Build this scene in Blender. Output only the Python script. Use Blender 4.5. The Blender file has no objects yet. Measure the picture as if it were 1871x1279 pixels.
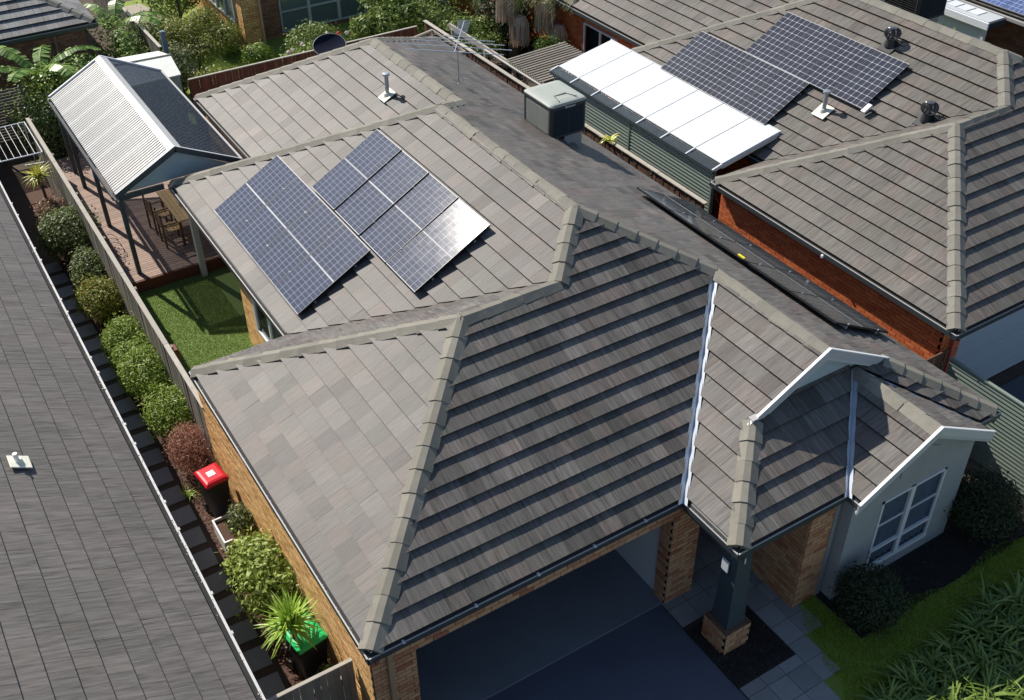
import bpy, math, random
import numpy as np
from mathutils import Vector, Matrix
random.seed(7); rng = np.random.default_rng(7)
sc = bpy.context.scene
COL = sc.collection

# ------------------------------------------------------------------ camera, sky, sun, exposure
CAMPOS = Vector((-2.93, -8.54, 14.60))
CR = [[0.847276329582822, -0.5310661527889476, -0.009568839564302045],
      [0.33229043839135636, 0.5159180420850924, 0.7895642079050729],
      [0.4143740892989588, 0.6721586979374968, -0.6135933497884634]]
FPX = 1958.553
cd = bpy.data.cameras.new('camera'); cam = bpy.data.objects.new('camera', cd); COL.objects.link(cam)
cd.sensor_width = 36; cd.lens = FPX / 1871 * 36; cd.clip_end = 1500; cd.clip_start = 0.1
r, u, f = [Vector(x) for x in CR]
m = Matrix((r, u, -f)).transposed().to_4x4(); m.translation = CAMPOS
cam.matrix_world = m; sc.camera = cam
SUN = Vector((-0.203, 0.722, 0.665)).normalized()
w = bpy.data.worlds.new('World'); sc.world = w; w.use_nodes = True
nt = w.node_tree; nt.nodes.clear()
sky = nt.nodes.new('ShaderNodeTexSky'); sky.sky_type = 'NISHITA'; sky.sun_disc = False
sky.sun_elevation = math.asin(SUN.z); sky.sun_rotation = math.atan2(SUN.x, SUN.y)
sky.air_density = 1.0; sky.dust_density = 0.6; sky.ozone_density = 1.2
bg = nt.nodes.new('ShaderNodeBackground'); bg.inputs['Strength'].default_value = 0.098
out = nt.nodes.new('ShaderNodeOutputWorld')
nt.links.new(sky.outputs[0], bg.inputs[0]); nt.links.new(bg.outputs[0], out.inputs[0])
sl = bpy.data.lights.new('sun', 'SUN'); sl.energy = 5.0; sl.angle = math.radians(0.55); sl.color = (1.0, 0.935, 0.84)
so = bpy.data.objects.new('sun', sl); COL.objects.link(so); so.location = (-8, 30, 30)
so.rotation_euler = SUN.to_track_quat('Z', 'Y').to_euler()
sc.view_settings.view_transform = 'Standard'; sc.view_settings.look = 'None'
sc.view_settings.exposure = 0.34; sc.view_settings.gamma = 1.0

# ------------------------------------------------------------------ solved house dimensions (metres)
T = 0.5456; HE = 2.5
A_ = 3.662; XI = 1.853; W_ = 11.30; XS = 8.358; YC = -1.270; YT = 0.212; XD = 7.663; XG = 9.196
YE = -1.513; YN = 9.557; YL = 14.80; XM = 7.5975
XB = 2*XS - W_; XR = (XI + W_)/2; BH = (W_ - XI)/2; DD = YT - YC; XK = 2*XM - W_; YJ = YN + BH; YB = YL + W_ - XM

def project(p):
    q = Vector(p) - CAMPOS
    z = q.dot(f)
    if z < 0.1: return None
    return (935.5 + FPX*q.dot(r)/z, 639.5 - FPX*q.dot(u)/z)
def screen_area(pts):
    a = []
    for p in pts:
        s = project(p)
        if s is None: return 0
        a.append(s)
    cx = sum(s[0] for s in a)/len(a); cy = sum(s[1] for s in a)/len(a)
    if not (-8 < cx < 1880 and -8 < cy < 1288): return 0
    ar = 0
    for i in range(len(a)):
        x1, y1 = a[i]; x2, y2 = a[(i+1) % len(a)]
        ar += x1*y2 - x2*y1
    return max(0, -ar/2)

# ------------------------------------------------------------------ materials
def lin(c): return tuple(((x/255)/12.92 if x/255 <= .04045 else ((x/255+.055)/1.055)**2.4) for x in c)
class NG:
    def __init__(s, name):
        s.m = bpy.data.materials.new(name); s.m.use_nodes = True; s.t = s.m.node_tree
        s.b = s.t.nodes['Principled BSDF']; s.o = s.t.nodes['Material Output']
    def n(s, typ, **k):
        x = s.t.nodes.new(typ)
        for a, v in k.items():
            if a.startswith('i_'):
                x.inputs[a[2:].replace('_', ' ')].default_value = v
            else: setattr(x, a, v)
        return x
    def l(s, a, b): s.t.links.new(a, b)
    def math(s, op, a, b=None, clamp=False):
        x = s.n('ShaderNodeMath', operation=op); x.use_clamp = clamp
        for i, v in enumerate((a, b)):
            if v is None: continue
            if isinstance(v, (int, float)): x.inputs[i].default_value = v
            else: s.l(v, x.inputs[i])
        return x.outputs[0]
    def mix(s, fac, a, b, blend='MIX'):
        x = s.n('ShaderNodeMix', data_type='RGBA', blend_type=blend)
        for i, v in ((0, fac), (6, a), (7, b)):
            if isinstance(v, (int, float)): x.inputs[i].default_value = v
            elif isinstance(v, tuple): x.inputs[i].default_value = (*v[:3], 1)
            else: s.l(v, x.inputs[i])
        return x.outputs[2]
    def noise(s, vec, scale, detail=3, rough=.6, dist=0):
        x = s.n('ShaderNodeTexNoise'); x.inputs['Scale'].default_value = scale; x.inputs['Detail'].default_value = detail
        x.inputs['Roughness'].default_value = rough; x.inputs['Distortion'].default_value = dist
        if vec is not None: s.l(vec, x.inputs['Vector'])
        return x.outputs['Fac']
    def ramp(s, fac, stops):
        x = s.n('ShaderNodeValToRGB'); e = x.color_ramp.elements
        while len(e) < len(stops): e.new(0.5)
        for k, (p, c) in zip(e, stops):
            k.position = p; k.color = (*c, 1) if len(c) == 3 else c
        s.l(fac, x.inputs[0]); return x.outputs[0]
    def tint(s):
        a = s.n('ShaderNodeAttribute', attribute_name='tint'); sp = s.n('ShaderNodeSeparateColor'); s.l(a.outputs['Color'], sp.inputs[0])
        return sp.outputs
    def geo(s): return s.n('ShaderNodeNewGeometry').outputs['Position']
    def bump(s, h, dist=.01, st=.5):
        x = s.n('ShaderNodeBump'); x.inputs['Distance'].default_value = dist; x.inputs['Strength'].default_value = st
        s.l(h, x.inputs['Height']); s.l(x.outputs[0], s.b.inputs['Normal'])
    def set(s, rough=None, metal=None, spec=None):
        if rough is not None: s.b.inputs['Roughness'].default_value = rough
        if metal is not None: s.b.inputs['Metallic'].default_value = metal
        if spec is not None: s.b.inputs['Specular IOR Level'].default_value = spec

def plain(name, c, rough=.6, metal=0, amt=.25, scale=6, bump=0, objrand=.15, spec=.5, fine=60):
    g = NG(name); p = g.geo()
    n1 = g.noise(p, scale, 4); n2 = g.noise(p, fine, 2)
    v = g.math('ADD', g.math('MULTIPLY', n1, .65), g.math('MULTIPLY', n2, .35))
    oi = g.n('ShaderNodeObjectInfo').outputs['Random']
    k = g.math('ADD', g.math('MULTIPLY', v, 2*amt), 1 - amt)
    k = g.math('MULTIPLY', k, g.math('ADD', g.math('MULTIPLY', oi, 2*objrand), 1 - objrand))
    cc = g.n('ShaderNodeCombineColor')
    for i in range(3): g.l(g.math('MULTIPLY', k, float(c[i])), cc.inputs[i])
    g.l(cc.outputs[0], g.b.inputs['Base Color']); g.set(rough, metal, spec)
    if bump: g.bump(n2, bump)
    return g.m

def tile_mat(name, base, hue=1.0, contrast=1.0, var=1.0, rough=.44, huev=.8):
    """flat concrete tile: streaks running down the slope, value and hue differing tile by tile"""
    g = NG(name); uv = g.n('ShaderNodeUVMap', uv_map='uv').outputs[0]; tr = g.tint()
    sx = g.n('ShaderNodeSeparateXYZ'); g.l(uv, sx.inputs[0])
    def vec(a, b, k):
        c = g.n('ShaderNodeCombineXYZ'); g.l(g.math('MULTIPLY', sx.outputs[0], a), c.inputs[0])
        g.l(g.math('MULTIPLY', sx.outputs[1], b), c.inputs[1]); g.l(g.math('MULTIPLY', tr[0], k), c.inputs[2]); return c.outputs[0]
    s1 = g.noise(vec(22, 1.6, 60), 1.0, 4, .65); s2 = g.noise(vec(70, 2.6, 90), 1.0, 3, .6)
    big = g.noise(g.geo(), .55, 3, .6); fine = g.noise(vec(90, 90, 0), 1.5, 3)
    st = g.math('ADD', g.math('MULTIPLY', s1, .6), g.math('MULTIPLY', s2, .4))
    k = g.ramp(st, [(0.36, (.42,)*3), (.44, (.77,)*3), (.53, (1.03,)*3), (.66, (1.36,)*3)])
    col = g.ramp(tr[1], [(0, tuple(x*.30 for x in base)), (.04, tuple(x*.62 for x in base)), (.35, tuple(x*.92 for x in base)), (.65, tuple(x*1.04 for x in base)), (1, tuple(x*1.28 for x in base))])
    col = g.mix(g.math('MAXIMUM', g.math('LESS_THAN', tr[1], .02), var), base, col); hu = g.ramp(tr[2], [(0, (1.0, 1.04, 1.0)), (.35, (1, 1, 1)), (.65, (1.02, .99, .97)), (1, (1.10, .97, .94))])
    c = g.mix(huev, col, g.mix(1.0, col, hu, 'MULTIPLY')); c = g.mix(contrast, c, g.mix(1.0, c, k, 'MULTIPLY'))
    b2 = g.ramp(big, [(.3, (.84, .88, .84)), (.5, (1, 1, 1)), (.72, (1.14, 1.10, 1.08))])
    c = g.mix(1.0, c, b2, 'MULTIPLY')
    f2 = g.ramp(fine, [(.3, (.9,)*3), (.7, (1.08,)*3)]); c = g.mix(1.0, c, f2, 'MULTIPLY')
    # lichen specks and pale wear
    li = g.noise(g.geo(), 9, 4, .7); lm = g.ramp(li, [(.66, (0,)*3), (.74, (1,)*3)])
    c = g.mix(g.math('MULTIPLY', lm, .35), c, tuple(x*1.5 for x in base))
    g.l(c, g.b.inputs['Base Color']); g.l(g.math('ADD', g.math('MULTIPLY', s1, .25), rough), g.b.inputs['Roughness']); g.set(spec=.36)
    g.bump(g.math('ADD', st, g.math('MULTIPLY', fine, .5)), .006, .6)
    return g.m

def brick_mat(name, stops, streak=.3):
    g = NG(name); tr = g.tint(); p = g.geo()
    c = g.ramp(tr[0], stops); n = g.noise(p, 26, 4, .7); n2 = g.noise(p, 160, 2)
    k = g.ramp(n, [(.3, (.90,)*3), (.7, (1.08,)*3)]); c = g.mix(1.0, c, k, 'MULTIPLY')
    g.l(c, g.b.inputs['Base Color']); g.set(.85, 0, .25); g.bump(g.math('ADD', n, n2), .004, .5); return g.m

def panel_mat(name, cell, line, diamonds):
    """glass-fronted solar cells: printed grid under glossy glass; uv in cells"""
    g = NG(name); uv = g.n('ShaderNodeUVMap', uv_map='uv').outputs[0]
    sx = g.n('ShaderNodeSeparateXYZ'); g.l(uv, sx.inputs[0])
    def gridline(o, wd, mul=1):
        fr = g.math('FRACT', g.math('MULTIPLY', o, mul)); d = g.math('ABSOLUTE', g.math('SUBTRACT', fr, .5))
        return g.math('GREATER_THAN', d, .5 - wd), d
    a, da = gridline(sx.outputs[0], .045); b, db = gridline(sx.outputs[1], .045)
    mk = g.math('MAXIMUM', a, b)
    if diamonds:
        dm = g.math('GREATER_THAN', g.math('ADD', da, db), .86); mk = g.math('MAXIMUM', g.math('MULTIPLY', mk, .55), dm)
    else:
        bb, _ = gridline(sx.outputs[0], .02, 3.0); mk = g.math('MAXIMUM', mk, g.math('MULTIPLY', bb, .35))
    n = g.noise(g.geo(), 1.6, 3); n2 = g.noise(g.geo(), 60, 2)
    cc = g.mix(n, cell, tuple(x*1.8 for x in cell)); oi = g.n('ShaderNodeObjectInfo').outputs['Random']
    cc = g.mix(g.math('MULTIPLY', oi, .3), cc, tuple(x*.6 for x in cell))
    c = g.mix(g.math('MULTIPLY', mk, .8), cc, line)
    dust = g.noise(g.geo(), 5, 5, .7); c = g.mix(g.math('MULTIPLY', dust, .10), c, (.35, .36, .38))
    g.l(c, g.b.inputs['Base Color']); g.set(.17, 0, .55)
    g.l(g.math('ADD', g.math('MULTIPLY', dust, .05), .065), g.b.inputs['Roughness'])
    return g.m

def leaf_mat(name, stops, rough=.5, trans=.25):
    g = NG(name); tr = g.tint()
    c = g.ramp(tr[0], stops); g.l(c, g.b.inputs['Base Color']); g.set(rough, 0, .35)
    t = g.n('ShaderNodeBsdfTranslucent'); g.l(c, t.inputs[0]); mx = g.n('ShaderNodeMixShader'); mx.inputs[0].default_value = trans
    g.l(g.b.outputs[0], mx.inputs[1]); g.l(t.outputs[0], mx.inputs[2]); g.l(mx.outputs[0], g.o.inputs[0]); return g.m

M = {}
M['tile'] = tile_mat('concrete_tile', (.128, .118, .109))
M['tile_dark'] = tile_mat('charcoal_tile', (.132, .121, .113), contrast=1.0, var=.25, huev=.25, rough=.5)
M['tile_nb'] = tile_mat('neighbour_tile', (.134, .123, .110), var=.6)
M['tile_pale'] = tile_mat('pale_tile', (.20, .20, .20))
M['cap'] = plain('ridge_cap_concrete', (.205, .192, .156), .8, amt=.40, scale=5, bump=.005, objrand=.14, fine=110)
M['cap_nb'] = plain('neighbour_cap_concrete', (.19, .18, .15), .8, amt=.40, scale=5, bump=.005, objrand=.14, fine=110)
M['mortar_cap'] = plain('ridge_mortar', (.25, .24, .21), .9, amt=.2, scale=14, bump=.004)
M['under'] = plain('roof_underlay', (.03, .028, .028), .9)
M['mortar'] = plain('brick_mortar', (.34, .29, .22), .95, amt=.2, scale=30, bump=.003)
M['mortar_dk'] = plain('dark_mortar', (.13, .075, .05), .95, amt=.2, scale=30)
M['brick'] = brick_mat('golden_brick', [(0, (.56, .31, .12)), (.3, (.70, .42, .17)), (.65, (.78, .50, .22)), (.9, (.66, .38, .16)), (1, (.50, .24, .11))])
M['brick_mix'] = brick_mat('tan_red_brick', [(0, (.40, .17, .09)), (.25, (.50, .27, .14)), (.6, (.56, .34, .18)), (.85, (.44, .23, .13)), (1, (.34, .12, .07))])
M['brick_red'] = brick_mat('orange_brick', [(0, (.52, .12, .045)), (.4, (.62, .165, .055)), (.8, (.68, .20, .07)), (1, (.46, .11, .05))])
M['brick_far'] = brick_mat('brown_brick', [(0, (.24, .12, .08)), (.5, (.32, .17, .11)), (1, (.38, .21, .13))])
M['gutter'] = plain('gutter_metal', (.44, .44, .43), .45, .0, amt=.15, scale=5)
M['gutter_dk'] = plain('slate_gutter', (.045, .055, .06), .4, amt=.15)
M['debris'] = leaf_mat('gutter_debris', [(0, (.10, .07, .05)), (.4, (.45, .43, .40)), (1, (.75, .73, .70))], .9, 0)
M['white'] = plain('white_paint', (.74, .76, .78), .4, amt=.06)
M['offwhite'] = plain('aged_white_paint', (.60, .58, .54), .6, amt=.18, scale=8)
M['barge'] = plain('barge_board_paint', (.50, .53, .54), .45, amt=.08)
M['infill'] = plain('pale_teal_cladding', (.44, .54, .55), .6, amt=.12)
M['render'] = plain('grey_render', (.27, .285, .285), .85, amt=.22, scale=2.5, bump=.002)
M['postblue'] = plain('dark_slate_paint', (.055, .075, .085), .5, amt=.15)
M['flash'] = plain('valley_zinc', (.52, .57, .63), .42, .4, amt=.10, objrand=.03)
M['zinc'] = plain('galvanised_steel', (.42, .46, .50), .4, .7, amt=.15)
M['lead'] = plain('pale_flashing', (.66, .65, .54), .6, amt=.15)
M['cell'] = panel_mat('blue_cells', (.022, .029, .052), (.25, .29, .38), False)
M['cell2'] = panel_mat('mono_cells', (.016, .017, .026), (.55, .58, .62), True)
M['cell3'] = panel_mat('black_cells', (.012, .015, .018), (.13, .14, .15), False)
M['cell4'] = panel_mat('bright_blue_cells', (.05, .08, .20), (.40, .48, .62), False)
M['panel_frame'] = plain('panel_frame_metal', (.36, .37, .39), .6, .2, amt=.08)
M['alu'] = plain('aluminium', (.72, .74, .76), .35, .6, amt=.05)
M['black'] = plain('black_plastic', (.018, .02, .022), .45, amt=.2)
M['blackm'] = plain('black_frame', (.015, .016, .018), .35, .2, amt=.2)
M['cool_top'] = plain('cooler_lid_plastic', (.42, .45, .40), .5, amt=.12)
M['cool_side'] = plain('cooler_louvre_plastic', (.20, .22, .20), .5, amt=.1)
M['cool_dk'] = plain('cooler_dark_plastic', (.035, .042, .046), .5, amt=.1)
M['timber_gr'] = plain('weathered_timber', (.20, .185, .155), .85, amt=.35, scale=12, bump=.004, objrand=.25)
M['timber_cap'] = plain('weathered_capping', (.40, .37, .31), .85, amt=.4, scale=7, bump=.004, objrand=.1)
M['timber_red'] = plain('stained_red_paling', (.16, .05, .03), .8, amt=.3, scale=10, bump=.004, objrand=.25)
M['timber_br'] = plain('brown_paling', (.13, .065, .04), .8, amt=.35, scale=10, bump=.004, objrand=.3)
M['deck'] = plain('deck_timber', (.29, .195, .15), .7, amt=.3, scale=9, bump=.003, objrand=.2)
M['gold_timber'] = plain('outdoor_table_timber', (.55, .36, .15), .6, amt=.3, scale=9)
M['chair_timber'] = plain('chair_timber', (.13, .07, .035), .6, amt=.3)
M['cream'] = plain('cream_plastic', (.62, .56, .42), .6, amt=.08)
M['drive'] = plain('dark_driveway_paint', (.075, .086, .115), .55, amt=.3, scale=1.2)
M['slab'] = plain('garage_slab', (.17, .18, .20), .6, amt=.45, scale=1.0)
M['mulch'] = plain('bark_mulch', (.10, .052, .038), .95, amt=.6, scale=25, bump=.02)
M['mulch_dark'] = plain('black_mulch', (.02, .018, .016), .95, amt=.5, scale=25, bump=.02)
M['soil'] = plain('yard_soil', (.075, .055, .04), .95, amt=.5, scale=3, bump=.01)
M['paver'] = plain('concrete_paver', (.25, .255, .25), .85, amt=.2, scale=9, bump=.002, objrand=.15)
M['paver_lt'] = plain('pale_paver', (.34, .32, .28), .85, amt=.2, scale=9, bump=.002, objrand=.15)
M['red'] = plain('red_bin_plastic', (.55, .012, .025), .3, amt=.08)
M['green'] = plain('green_bin_plastic', (.03, .55, .16), .3, amt=.08)
M['bin'] = plain('dark_bin_plastic', (.02, .022, .025), .5, amt=.1)
def glass_mat():
    g = NG('window_glass'); g.b.inputs['Base Color'].default_value = (.02, .025, .03, 1); g.set(.05, 0, .8)
    t = g.n('ShaderNodeBsdfTransparent'); t.inputs[0].default_value = (.75, .8, .85, 1); mx = g.n('ShaderNodeMixShader'); mx.inputs[0].default_value = .74
    g.l(g.b.outputs[0], mx.inputs[1]); g.l(t.outputs[0], mx.inputs[2]); g.l(mx.outputs[0], g.o.inputs[0]); return g.m
M['glass'] = glass_mat()
M['lower_sheet'] = plain('smoky_sheet', (.05, .06, .06), .25, amt=.5, scale=5)
M['curtain'] = plain('curtain_cloth', (.80, .80, .86), .9, amt=.1)
M['cb'] = plain('sage_steel', (.23, .28, .235), .5, .2, amt=.08, objrand=.06)
M['door_nb'] = plain('pale_garage_door', (.42, .48, .54), .5, amt=.06, objrand=.03)
M['red_paint'] = plain('oxide_red', (.45, .10, .06), .6)
M['yellow'] = plain('yellow_tag', (.80, .72, .02), .5)
M['concrete'] = plain('pale_concrete', (.40, .36, .28), .9, amt=.2)
M['turf_base'] = plain('turf_backing', (.14, .21, .055), .9, amt=.25, scale=30)
M['lawn_base'] = plain('lawn_soil', (.20, .27, .045), .95, amt=.4, scale=10)
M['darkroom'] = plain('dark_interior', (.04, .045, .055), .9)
M['turf'] = leaf_mat('turf_blades', [(0, (.20, .29, .06)), (.6, (.31, .41, .10)), (1, (.42, .52, .18))], .6, .2)
M['grass'] = leaf_mat('lawn_blades', [(0, (.22, .32, .03)), (.6, (.42, .54, .06)), (1, (.55, .66, .12))], .6, .35)
M['hedge'] = leaf_mat('hedge_leaves', [(0, (.08, .14, .02)), (.5, (.21, .31, .045)), (.85, (.34, .44, .09)), (1, (.48, .54, .20))])
M['hedge2'] = leaf_mat('olive_leaves', [(0, (.05, .08, .024)), (.5, (.12, .17, .05)), (.85, (.24, .27, .11)), (1, (.50, .46, .30))])
M['hedge_yel'] = leaf_mat('bronze_green_leaves', [(0, (.08, .11, .014)), (.5, (.20, .24, .035)), (.8, (.33, .30, .06)), (1, (.42, .24, .08))])
M['maple'] = leaf_mat('bronze_red_leaves', [(0, (.20, .08, .06)), (.5, (.42, .20, .14)), (1, (.60, .36, .26))])
M['pinkleaf'] = leaf_mat('pink_tipped_leaves', [(0, (.08, .08, .04)), (.5, (.28, .17, .11)), (1, (.52, .32, .24))])
M['lime'] = leaf_mat('lime_leaves', [(0, (.13, .20, .03)), (.5, (.28, .37, .07)), (.85, (.45, .53, .16)), (1, (.66, .68, .38))])
M['olive'] = leaf_mat('dry_olive_leaves', [(0, (.12, .11, .02)), (.6, (.28, .22, .04)), (1, (.42, .35, .10))])
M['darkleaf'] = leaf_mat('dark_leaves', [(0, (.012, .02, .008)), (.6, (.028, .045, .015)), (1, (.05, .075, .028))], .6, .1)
M['tree'] = leaf_mat('tree_leaves', [(0, (.07, .12, .018)), (.5, (.17, .25, .045)), (.85, (.30, .36, .10)), (1, (.46, .48, .22))])
M['tree_y'] = leaf_mat('yellow_green_leaves', [(0, (.11, .13, .02)), (.5, (.25, .28, .05)), (.85, (.38, .38, .11)), (1, (.50, .46, .22))])
M['strap'] = leaf_mat('strap_leaves', [(0, (.05, .10, .015)), (.6, (.13, .20, .035)), (1, (.30, .38, .10))], .25, .15)
M['spike'] = leaf_mat('spiky_leaves', [(0, (.20, .34, .03)), (.6, (.36, .54, .08)), (1, (.58, .70, .20))], .35, .2)
M['yellow_spike'] = leaf_mat('golden_spiky_leaves', [(0, (.35, .38, .05)), (.6, (.60, .60, .10)), (1, (.8, .75, .22))], .35, .2)
M['banana'] = leaf_mat('banana_leaves', [(0, (.09, .19, .03)), (.6, (.20, .36, .07)), (1, (.38, .52, .15))], .35, .3)
M['frond'] = leaf_mat('palm_fronds', [(0, (.08, .11, .02)), (.6, (.18, .21, .05)), (1, (.36, .35, .12))], .5, .2)
M['fruit'] = leaf_mat('dry_palm_strands', [(0, (.40, .30, .20)), (.6, (.62, .50, .35)), (1, (.80, .70, .54))], .8, .1)
M['bark'] = plain('bark', (.10, .08, .065), .9, amt=.4, scale=20, bump=.01)
M['flower'] = leaf_mat('flower_petals', [(0, (.65, .05, .04)), (.35, (.62, .08, .06)), (.4, (.75, .60, .55)), (1, (.85, .8, .75))], .6, .2)

def poly_mat():
    g = NG('white_polycarbonate'); n = g.noise(g.geo(), 3, 4)
    c = g.mix(n, (.70, .73, .76), (.88, .89, .90)); g.l(c, g.b.inputs['Base Color']); g.set(.22, 0, .6)
    t = g.n('ShaderNodeBsdfTranslucent'); t.inputs[0].default_value = (.85, .87, .9, 1); mx = g.n('ShaderNodeMixShader'); mx.inputs[0].default_value = .12
    g.l(g.b.outputs[0], mx.inputs[1]); g.l(t.outputs[0], mx.inputs[2]); g.l(mx.outputs[0], g.o.inputs[0]); return g.m
M['poly'] = poly_mat()
def corr_mat(name, c1, c2, band):
    g = NG(name); p = g.geo(); sx = g.n('ShaderNodeSeparateXYZ'); g.l(p, sx.inputs[0])
    wv = g.math('FRACT', g.math('MULTIPLY', sx.outputs[1], 1/.78)); bnd = g.math('GREATER_THAN', wv, .80)
    n = g.noise(p, 4, 4); c = g.mix(n, c1, c2); c = g.mix(g.math('MULTIPLY', bnd, band), c, tuple(min(.9, x*1.3) for x in c2))
    g.l(c, g.b.inputs['Base Color']); g.set(.4, .15, .5); return g.m
M['corr_w'] = corr_mat('white_corrugated_steel', (.36, .36, .36), (.47, .47, .46), .5)
_t = M['corr_w'].node_tree; _tr = _t.nodes.new('ShaderNodeBsdfTransparent'); _tr.inputs[0].default_value = (.9, .9, .9, 1); _mx = _t.nodes.new('ShaderNodeMixShader'); _mx.inputs[0].default_value = .22
_t.links.new(_t.nodes['Principled BSDF'].outputs[0], _mx.inputs[1]); _t.links.new(_tr.outputs[0], _mx.inputs[2]); _t.links.new(_mx.outputs[0], _t.nodes['Material Output'].inputs[0])
M['corr_d'] = corr_mat('tinted_corrugated_sheet', (.055, .07, .09), (.085, .10, .125), 0)
_t = M['corr_d'].node_tree; _tr = _t.nodes.new('ShaderNodeBsdfTransparent'); _tr.inputs[0].default_value = (.70, .76, .85, 1); _mx = _t.nodes.new('ShaderNodeMixShader'); _mx.inputs[0].default_value = .42
_t.links.new(_t.nodes['Principled BSDF'].outputs[0], _mx.inputs[1]); _t.links.new(_tr.outputs[0], _mx.inputs[2]); _t.links.new(_mx.outputs[0], _t.nodes['Material Output'].inputs[0])

# ------------------------------------------------------------------ object helpers
OFF = {}
def setp(o, label=None, cat=None, group=None, kind=None):
    if label: o['label'] = label
    if cat: o['category'] = cat
    if group: o['group'] = group
    if kind: o['kind'] = kind
    return o
def thing(name, label, cat, loc, group=None):
    o = bpy.data.objects.new(name, None); COL.objects.link(o); o.location = loc; o.empty_display_size = .2
    OFF[o.name] = Vector(loc); return setp(o, label, cat, group)
def link(name, me, parent=None, base=(0, 0, 0)):
    o = bpy.data.objects.new(name, me); COL.objects.link(o)
    if parent is not None:
        o.parent = parent; OFF[o.name] = OFF[parent.name].copy()
    else:
        o.location = base; OFF[o.name] = Vector(base)
    return o
class MB:
    def __init__(s): s.v = []; s.f = []; s.uv = []; s.t = []
    def face(s, pts, uv=None, tint=(.5, .5, .5)):
        b = len(s.v); s.v += [tuple(p) for p in pts]; s.f.append(tuple(range(b, b+len(pts))))
        s.uv.append(uv if uv else [(0, 0)]*len(pts)); s.t.append(tint)
    def add(s, v, f, tint=(.5, .5, .5)):
        b = len(s.v); s.v += [tuple(p) for p in v]
        for q in f: s.f.append(tuple(b+i for i in q)); s.uv.append([(0, 0)]*len(q)); s.t.append(tint)
    def box(s, x0, x1, y0, y1, z0, z1, tint=(.5, .5, .5)):
        s.obox(((x0+x1)/2, (y0+y1)/2, (z0+z1)/2), ((x1-x0)/2, 0, 0), (0, (y1-y0)/2, 0), (0, 0, (z1-z0)/2), tint); return s
    def obox(s, c, a, b, d, tint=(.5, .5, .5)):
        c, a, b, d = map(Vector, (c, a, b, d)); v = []
        for k in (-1, 1):
            for (i, j) in ((-1, -1), (1, -1), (1, 1), (-1, 1)): v.append(c + a*i + b*j + d*k)
        s.add(v, [(3, 2, 1, 0), (4, 5, 6, 7), (0, 1, 5, 4), (1, 2, 6, 5), (2, 3, 7, 6), (3, 0, 4, 7)], tint); return s
    def bar(s, p, q, wd, ht, up=(0, 0, 1)):
        p, q = Vector(p), Vector(q); d = (q-p); L = d.length; d.normalize(); side = d.cross(Vector(up)).normalized(); u2 = side.cross(d)
        return s.obox((p+q)/2, d*L/2, side*wd/2, u2*ht/2)
    def tube(s, pts, rads, n=10, cap=True, tint=(.5, .5, .5)):
        pts = [Vector(p) for p in pts]; b = len(s.v); prev = None
        for i, p in enumerate(pts):
            d = (pts[min(i+1, len(pts)-1)] - pts[max(i-1, 0)]).normalized()
            a = d.cross(Vector((0, 0, 1)) if abs(d.z) < .9 else Vector((1, 0, 0))).normalized(); c = d.cross(a)
            rr = rads[i] if isinstance(rads, (list, tuple)) else rads
            for k in range(n):
                an = 2*math.pi*k/n; s.v.append(tuple(p + a*math.cos(an)*rr + c*math.sin(an)*rr))
        for i in range(len(pts)-1):
            for k in range(n):
                k2 = (k+1) % n; s.f.append((b+i*n+k, b+i*n+k2, b+(i+1)*n+k2, b+(i+1)*n+k)); s.uv.append([(0, 0)]*4); s.t.append(tint)
        if cap:
            s.f.append(tuple(b+k for k in reversed(range(n)))); s.uv.append([(0, 0)]*n); s.t.append(tint)
            e = b+(len(pts)-1)*n; s.f.append(tuple(e+k for k in range(n))); s.uv.append([(0, 0)]*n); s.t.append(tint)
        return s
    def mesh(s, name, mat, base=(0, 0, 0), smooth=False):
        me = bpy.data.meshes.new(name); B = Vector(base)
        me.from_pydata([(v[0]-B.x, v[1]-B.y, v[2]-B.z) for v in s.v], [], s.f)
        uvl = me.uv_layers.new(name='uv'); uvl.data.foreach_set('uv', [c for fu in s.uv for p in fu for c in p])
        at = me.attributes.new('tint', 'FLOAT_COLOR', 'CORNER')
        at.data.foreach_set('color', [c for fu, t in zip(s.uv, s.t) for _ in fu for c in (*t, 1)])
        me.materials.append(mat)
        if smooth: me.polygons.foreach_set('use_smooth', [True]*len(me.polygons))
        me.update(); return me
    def build(s, name, mat, parent=None, base=(0, 0, 0), smooth=False, kind=None, bevel=0):
        B = OFF[parent.name] if parent is not None else base
        o = link(name, s.mesh(name, M[mat] if isinstance(mat, str) else mat, B, smooth), parent, base)
        if bevel:
            bv = o.modifiers.new('bevel', 'BEVEL'); bv.width = bevel; bv.segments = 2; bv.limit_method = 'ANGLE'
        if kind: o['kind'] = kind
        return o
def struct(name, mb, mat, kind='structure'): return mb.build(name, mat, kind=kind)

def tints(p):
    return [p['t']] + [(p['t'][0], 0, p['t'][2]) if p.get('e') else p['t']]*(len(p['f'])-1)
def commit(pieces, name, mat, parent, limit=300, rest=None, cap=None):
    """the pieces that show largest become objects, the others one 'stuff' part"""
    sc_ = sorted(pieces, key=lambda p: -screen_area([p['v'][i] for i in p['f'][0]]))
    ind, oth = sc_[:limit], sc_[limit:]
    ind2 = [p for p in ind if screen_area([p['v'][i] for i in p['f'][0]]) > 0]; oth = oth + [p for p in ind if p not in ind2] if len(ind2) < len(ind) else oth
    for p in ind2:
        mb = MB(); c = Vector((0, 0, 0))
        for v in p['v']: c += Vector(v)
        mb.v = p['v']; mb.f = p['f']; mb.uv = p['uv']; mb.t = tints(p); mb.build(name, mat, parent)
    if oth:
        mb = MB()
        for p in oth:
            b = len(mb.v); mb.v += p['v']; mb.f += [tuple(b+i for i in q) for q in p['f']]; mb.uv += p['uv']; mb.t += tints(p)
        o = mb.build(rest or name, mat, parent); o['kind'] = 'stuff'

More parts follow.
